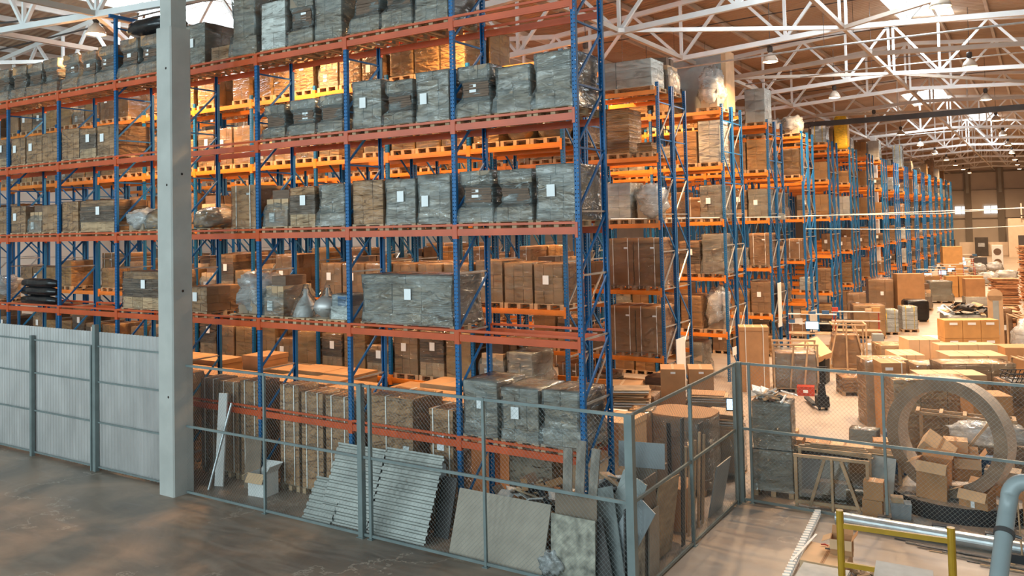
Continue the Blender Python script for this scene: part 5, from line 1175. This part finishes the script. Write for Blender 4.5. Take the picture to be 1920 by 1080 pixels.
carton('brown_carton', 'plain brown carton standing directly behind the ring', 5.75, 9.0, 0, .85, .7, 1.75, .45, 'card')
# six box stack
for j in range(9):
    i, k = j % 3, j//3
    carton('labelled_carton', 'brown carton with white label, %s in the %s layer of the nine-carton stack' % (('left', 'middle', 'right')[i], ('lowest', 'middle', 'top')[k]), 3.95+.64*i*.9, 21.9+.64*i*.43, .665*k, .62, .7, .655, .45, 'card_gold', group='nine labelled cartons', lab=(0, .53, .28, .09), tape=False)
t = thing('white_drum', 'white lidded drum left of the nine-carton stack', 'drum', (3.3, 22.6, 0)); q = MB(); q.lathe([(.45, 0), (.48, 1.0), (.48, 1.05)], 'card_light', 24); q.build('drum_body', t); q = MB(); q.lathe([(.5, 1.0), (.52, 1.15), (.4, 1.22), (.001, 1.23)], 'white_plastic', 24); q.build('lid', t)
L2('bag', 6.5, 23.5, 'white wrapped bundle right of the nine-carton stack', 1.3, 1.1, 1.7, 78, .3)
L2('neat', 6.45, 11.1, 'dark film-wrapped load with a black crate on top, behind the ring at right', 1.0, 1.0, 1.6, 79, .4)
t = thing('black_lattice_crate', 'black lattice crate standing on the dark film-wrapped load', 'crate', (6.45, 11.1, 1.75), .4)
q = MB()
for z in (0, .1, .2): 
    for y in (-.35, .35): q.bar((-.4, y, z), (.4, y, z), .02, .02, 'black')
    for x in (-.4, .4): q.bar((x, -.35, z), (x, .35, z), .02, .02, 'black')
for i in range(9):
    for y in (-.35, .35): q.bar((-.4+.1*i, y, 0), (-.3+.1*i if i < 8 else .4, y, .2), .015, .015, 'black')
q.b2((-.4, -.35, 0), (.4, .35, .01), 'black'); q.build('lattice', t)
L2('bulge', 7.7, 10.9, 'film-wrapped load at the right edge behind the ring', 1.0, 1.0, 1.6, 54, .4)
def slat_frame(label, x, y, z, w, d, n, rz):
    t = thing('wooden_slat_frame', label, 'frame', (x, y, 0), rz)
    for yy in (-d/2, d/2): q = MB(); q.bar((-w/2, yy, z), (w/2, yy, z), .05, .06, 'wood'); q.build('side_rail', t)
    for i in range(n): q = MB(); q.bar((-w/2+w*i/(n-1), -d/2, z+.05), (-w/2+w*i/(n-1), d/2, z+.05), .06, .03, 'wood'); q.build('slat', t)
    for a in (-w/2, w/2):
        for b_ in (-d/2, d/2): q = MB(); q.bar((a, b_, 0), (a, b_, z), .06, .06, 'wood'); q.build('leg', t)
slat_frame('wooden slatted frame on legs at the right, behind the black lattice crate', 7.0, 15.4, 1.55, 1.1, 2.0, 7, .45)
carton('wide_carton', 'brown carton bundle behind the slatted frame at right', 6.3, 19.2, 0, 1.4, .9, 1.5, .4, 'card')
# sheets of tan leather-like stock in heaps along the right of the aisle
def sheet_heap(label, x, y, w, d, h, seed, m='tan_sheets'):
    t = thing('sheet_stack', label, 'stack', (x, y, 0), .3, 'heaps of tan sheets'); obj('pallet', pallet_mesh(w, d), t)
    r = random.Random(seed); q = MB(); n = int(h/.07)
    for i in range(n):
        R = Matrix.Rotation(r.uniform(-.12, .12), 3, 'Z') @ Matrix.Rotation(r.uniform(-.04, .04), 3, 'X')
        q.box((r.uniform(-.07, .07), r.uniform(-.07, .07), .145+.035+i*.07), (w*r.uniform(.85, 1.05), d*r.uniform(.85, 1.), .05), m if r.random() < .8 else 'card_light', R)
    q.build('sheets', t)
sheet_heap('high heap of orange-brown sheets right of the aisle', 5.0, 43.5, 1.4, 1.2, 2.0, 1)
sheet_heap('tallest heap of orange-brown sheets, farther right', 6.5, 52.5, 1.6, 1.4, 3.6, 2)
sheet_heap('orange-brown sheet heap at the right edge', 6.9, 39.6, 1.5, 1.2, 1.9, 3)
sheet_heap('lower heap of orange-brown sheets in front of the high one', 5.0, 36.0, 1.5, 1.2, 1.0, 4)
sheet_heap('small orange sheet heap behind the brochure pile', 5.1, 31.5, 1.6, 1.1, 1.3, 5)
carton('brown_carton', 'plain brown carton pair left of the high orange heap', 3.25, 46.5, .75, 1.1, .8, 1.1, .3, 'card')
L2('white', 3.3, 46.4, 'white low pallet under the plain brown carton', 1.3, .9, .6, 46, .3)
L2('white', 3.9, 28.6, 'white-boxed pallet behind the nine-carton stack', 1.6, 1.2, 1.35, 80, .4)
scraps('loose pile of brochures and film on the white-boxed pallet', (3.9, 28.6, 1.5), .8, .6, .5, 50, ['paper', 'card_light', 'film_white', 'dark_steel'], 31, (.3, .8), 'brochure_pile')
L2('neat', 5.2, 29.2, 'dark wrapped load right of the white-boxed pallet', .9, .9, 1.6, 79, .4)
t = thing('standing_sign', 'pale rounded panel with grey strip standing right of the brochures', 'panel', (5.25, 26.6, 0), .3); q = MB(); q.b2((-.28, -.04, 0), (.28, .04, 2.5), 'card_light'); q.tube([(0, -.04, 2.5), (0, .04, 2.5)], .28, 'card_light', 24); q.build('panel', t); q = MB(); q.b2((-.1, -.05, .9), (.12, -.04, 2.3), 'grey_plastic'); q.build('strip', t)
slat_frame('pale table with thin legs at the right edge of the aisle', 7.0, 26.5, 1.7, 2.4, 1.4, 12, .3)
L2('strapped', 6.8, 29, 'large pale carton at the far right beyond the table', 1.6, 1.2, 1.3, 81, .3)
L2('bag', 3.1, 66, 'white bags heaped right of the far aisle', 1.6, 1.2, .9, 77); L2('bag', 4.3, 70, 'second heap of white bags right of the far aisle', 1.6, 1.2, .9, 45)
t = thing('white_machine', 'white machine with two round openings near the office wall', 'machine', (3.0, 88, 0)); q = MB(); q.b2((-.5, -.4, 0), (.5, .4, 2.6), 'white_card'); q.build('body', t); q = MB()
for z in (.8, 1.9): q.tube([(0, -.42, z), (0, -.41, z)], .36, 'card_dark', 24)
q.build('opening', t)
q = MB(); q.b2((-.6, -.5, 0), (.6, .5, 1.5), 'dark_steel'); tag(q.build('dark_bin', None, False, (1.6, 84, 0)), 'dark container standing left of the white machine', 'container')
q = MB(); q.b2((-.3, -.3, 0), (.3, .3, 3.4), 'dark_steel'); tag(q.build('dark_post', None, False, (5.05, 96, 0)), 'dark mast standing near the right edge far away', 'mast')
t = thing('far_rack_shelf', 'dark empty shelving on top of the office wall', 'shelving', (8.5, 117.1, 5.2)); 
for z in (1.2, 2.2): q = MB(); q.b2((-3.8, -.6, z-.9), (4, .6, z-.75), 'dark_steel'); q.build('shelf', t)
for x in (-3.7, 0, 3.9): q = MB(); q.b2((x-.08, -.6, 0), (x+.08, .6, 2.), 'white_steel'); q.build('post', t)
for j, (x, y, w, h, lb) in enumerate(((-.2, 121, 1.6, 2.6, 'dark machine by the low wall at the end of the aisle'), (-4.2, 121, 1.4, 2.3, 'second dark machine at the end of the aisle, left'), )):
    q = MB(); q.b2((-w/2, -.4, 0), (w/2, .4, h), 'dark_steel'); q.b2((-w/4, -.42, h*.5), (w/4, -.4, h*.7), 'galv'); tag(q.build('far_machine', None, False, (x, y, 0)), lb, 'machine')
# scattered small goods along the far rack ends
mats_s = ('card_light', 'white_card', 'card', 'blue_plastic', 'red', 'paper', 'dark_steel', 'card_gold')
for j in range(44):
    y = 56+rs.random()*44; x = -1.6+rs.random()*2.6+(.0 if y > 70 else -.2)
    if abs(x-.0) < 1.5 and abs(y-72) < 1.4 or any(abs(x-p[0]) < 1.7 and abs(y-p[1]) < 1.3 for p in PB) or (x < -.6 and y < 59): continue
    w, d, h = rs.uniform(.35, .9), rs.uniform(.3, .7), rs.uniform(.3, 1.3)
    q = MB(); q.b2((-w/2, -d/2, 0), (w/2, d/2, h*.8), rs.choice(mats_s)); q.b2((-w/2+.05, -d/2+.04, h*.8), (w/3, d/3, h), rs.choice(mats_s))
    o = q.build('stacked_goods', None, False, (x, y, 0)); o.rotation_euler.z = rs.uniform(-.5, .5)
    tag(o, 'small stacked goods among the clutter at the far rack ends', 'goods', 'clutter at the far rack ends')

# ------------------------------------------------------------------ lamps
def make_lamp():
    t = thing('high_bay_lamp', '', 'lamp')
    q = MB(); q.lathe([(.075, .33), (.12, .28), (.20, .20), (.265, .06), (.28, 0), (.272, .0), (.255, .06), (.19, .19), (.11, .27)], 'enamel', 24); sh = q.build('lamp_shade', t, True)
    q = MB(); q.lathe([(.0, .58), (.09, .57), (.1, .5), (.1, .4), (.07, .36), (.075, .33)], 'dark_steel', 16); q.build('ballast_housing', t, True)
    q = MB(); q.lathe([(.001, -.035), (.14, -.025), (.25, .01), (.16, .16), (.001, .2)], 'bulb', 16); q.build('bulb', sh, True)
    q = MB(); q.tube([(0, 0, .57), (0, 0, 2.3)], .012, 'dark_steel', 6); q.build('hanger', t)
    return t
lp = None; ln = 0
def lamp(x, y, z, lab, e=900, col=(1., .66, .36), grp='high bay lamps'):
    global lp
    if lp is None: lp = t = make_lamp()
    else: t = copy_tree(lp)
    t.location = (x, y, z); tag(t, lab, 'lamp', grp)
    l = bpy.data.lights.new('lamp_light', 'AREA'); l.shape = 'DISK'; l.size = .5; l.energy = e; l.color = col; l.spread = math.radians(165)
    o = bpy.data.objects.new('lamp_light', l); C.objects.link(o); LIGHTS.append((o, t, z)); o.location = (x, y, z-.03)
LIGHTS = []
for i in range(10): lamp(-1., 16.9+11*i, 11.5, 'hanging bay lamp in the line above the rack ends, %s from the front' % ORD[i], 880, (1., .65, .36))
for i in range(10): lamp(4.9, 11.9+11*i, 11.5, 'hanging bay lamp in the right-hand line over the aisle, %s from the front' % ORD[i], 880, (1., .65, .36))
lamp(-16.1, .75, 11.7, 'lit hanging bay lamp at upper left, left of the tall blue upright', 700, (1., .55, .22))
lamp(-6.2, 12.6, 11.6, 'hanging bay lamp glimpsed behind the end upright of the nearest rack', 1000, (1., .55, .22))
for j, (x, y) in enumerate(((-5.2, 3.0), (-11.2, 3.0), (-17.5, 3.0), (-12.5, 9.1), (-18.5, 9.1), (-7.5, 21), (-15, 21), (-7.5, 33))):  # unseen lamps added to warm the rack interiors
    lamp(x, y, 11.5, 'added unseen lamp over the aisles behind the nearest rack, %s counting from the right front' % ORD[j], 470, (1., .60, .27))
# daylight coming down through the roof openings
for i, (x0, x1, y0, y1) in enumerate(lights_sky):
    l = bpy.data.lights.new('daylight', 'AREA'); l.shape = 'RECTANGLE'; l.size = x1-x0; l.size_y = y1-y0; l.energy = 900 if x0 > -10 else 1200; l.color = (.80, .93, 1.)
    o = bpy.data.objects.new('daylight', l); C.objects.link(o); o.location = ((x0+x1)/2, (y0+y1)/2, 14.7)
# unseen cool light panels added behind the viewer for fill and film highlights
for i in range(7):
    l = bpy.data.lights.new('front_highlight_panel', 'AREA'); l.shape = 'RECTANGLE'; l.size = 2.2; l.size_y = 8; l.energy = 820; l.color = (.72, .93, 1.)
    o = bpy.data.objects.new('front_highlight_panel', l); C.objects.link(o); o.location = (-30+6.6*i, -26, 10); o.rotation_euler = (math.radians(80), 0, 0)
w = bpy.data.worlds.new('world'); bpy.context.scene.world = w; w.use_nodes = True
bg = w.node_tree.nodes['Background']; bg.inputs[0].default_value = (.66, .84, .92, 1); bg.inputs[1].default_value = .32
vs = bpy.context.scene.view_settings; vs.view_transform = 'Standard'; vs.look = 'None'; vs.gamma = 1; vs.exposure = .42
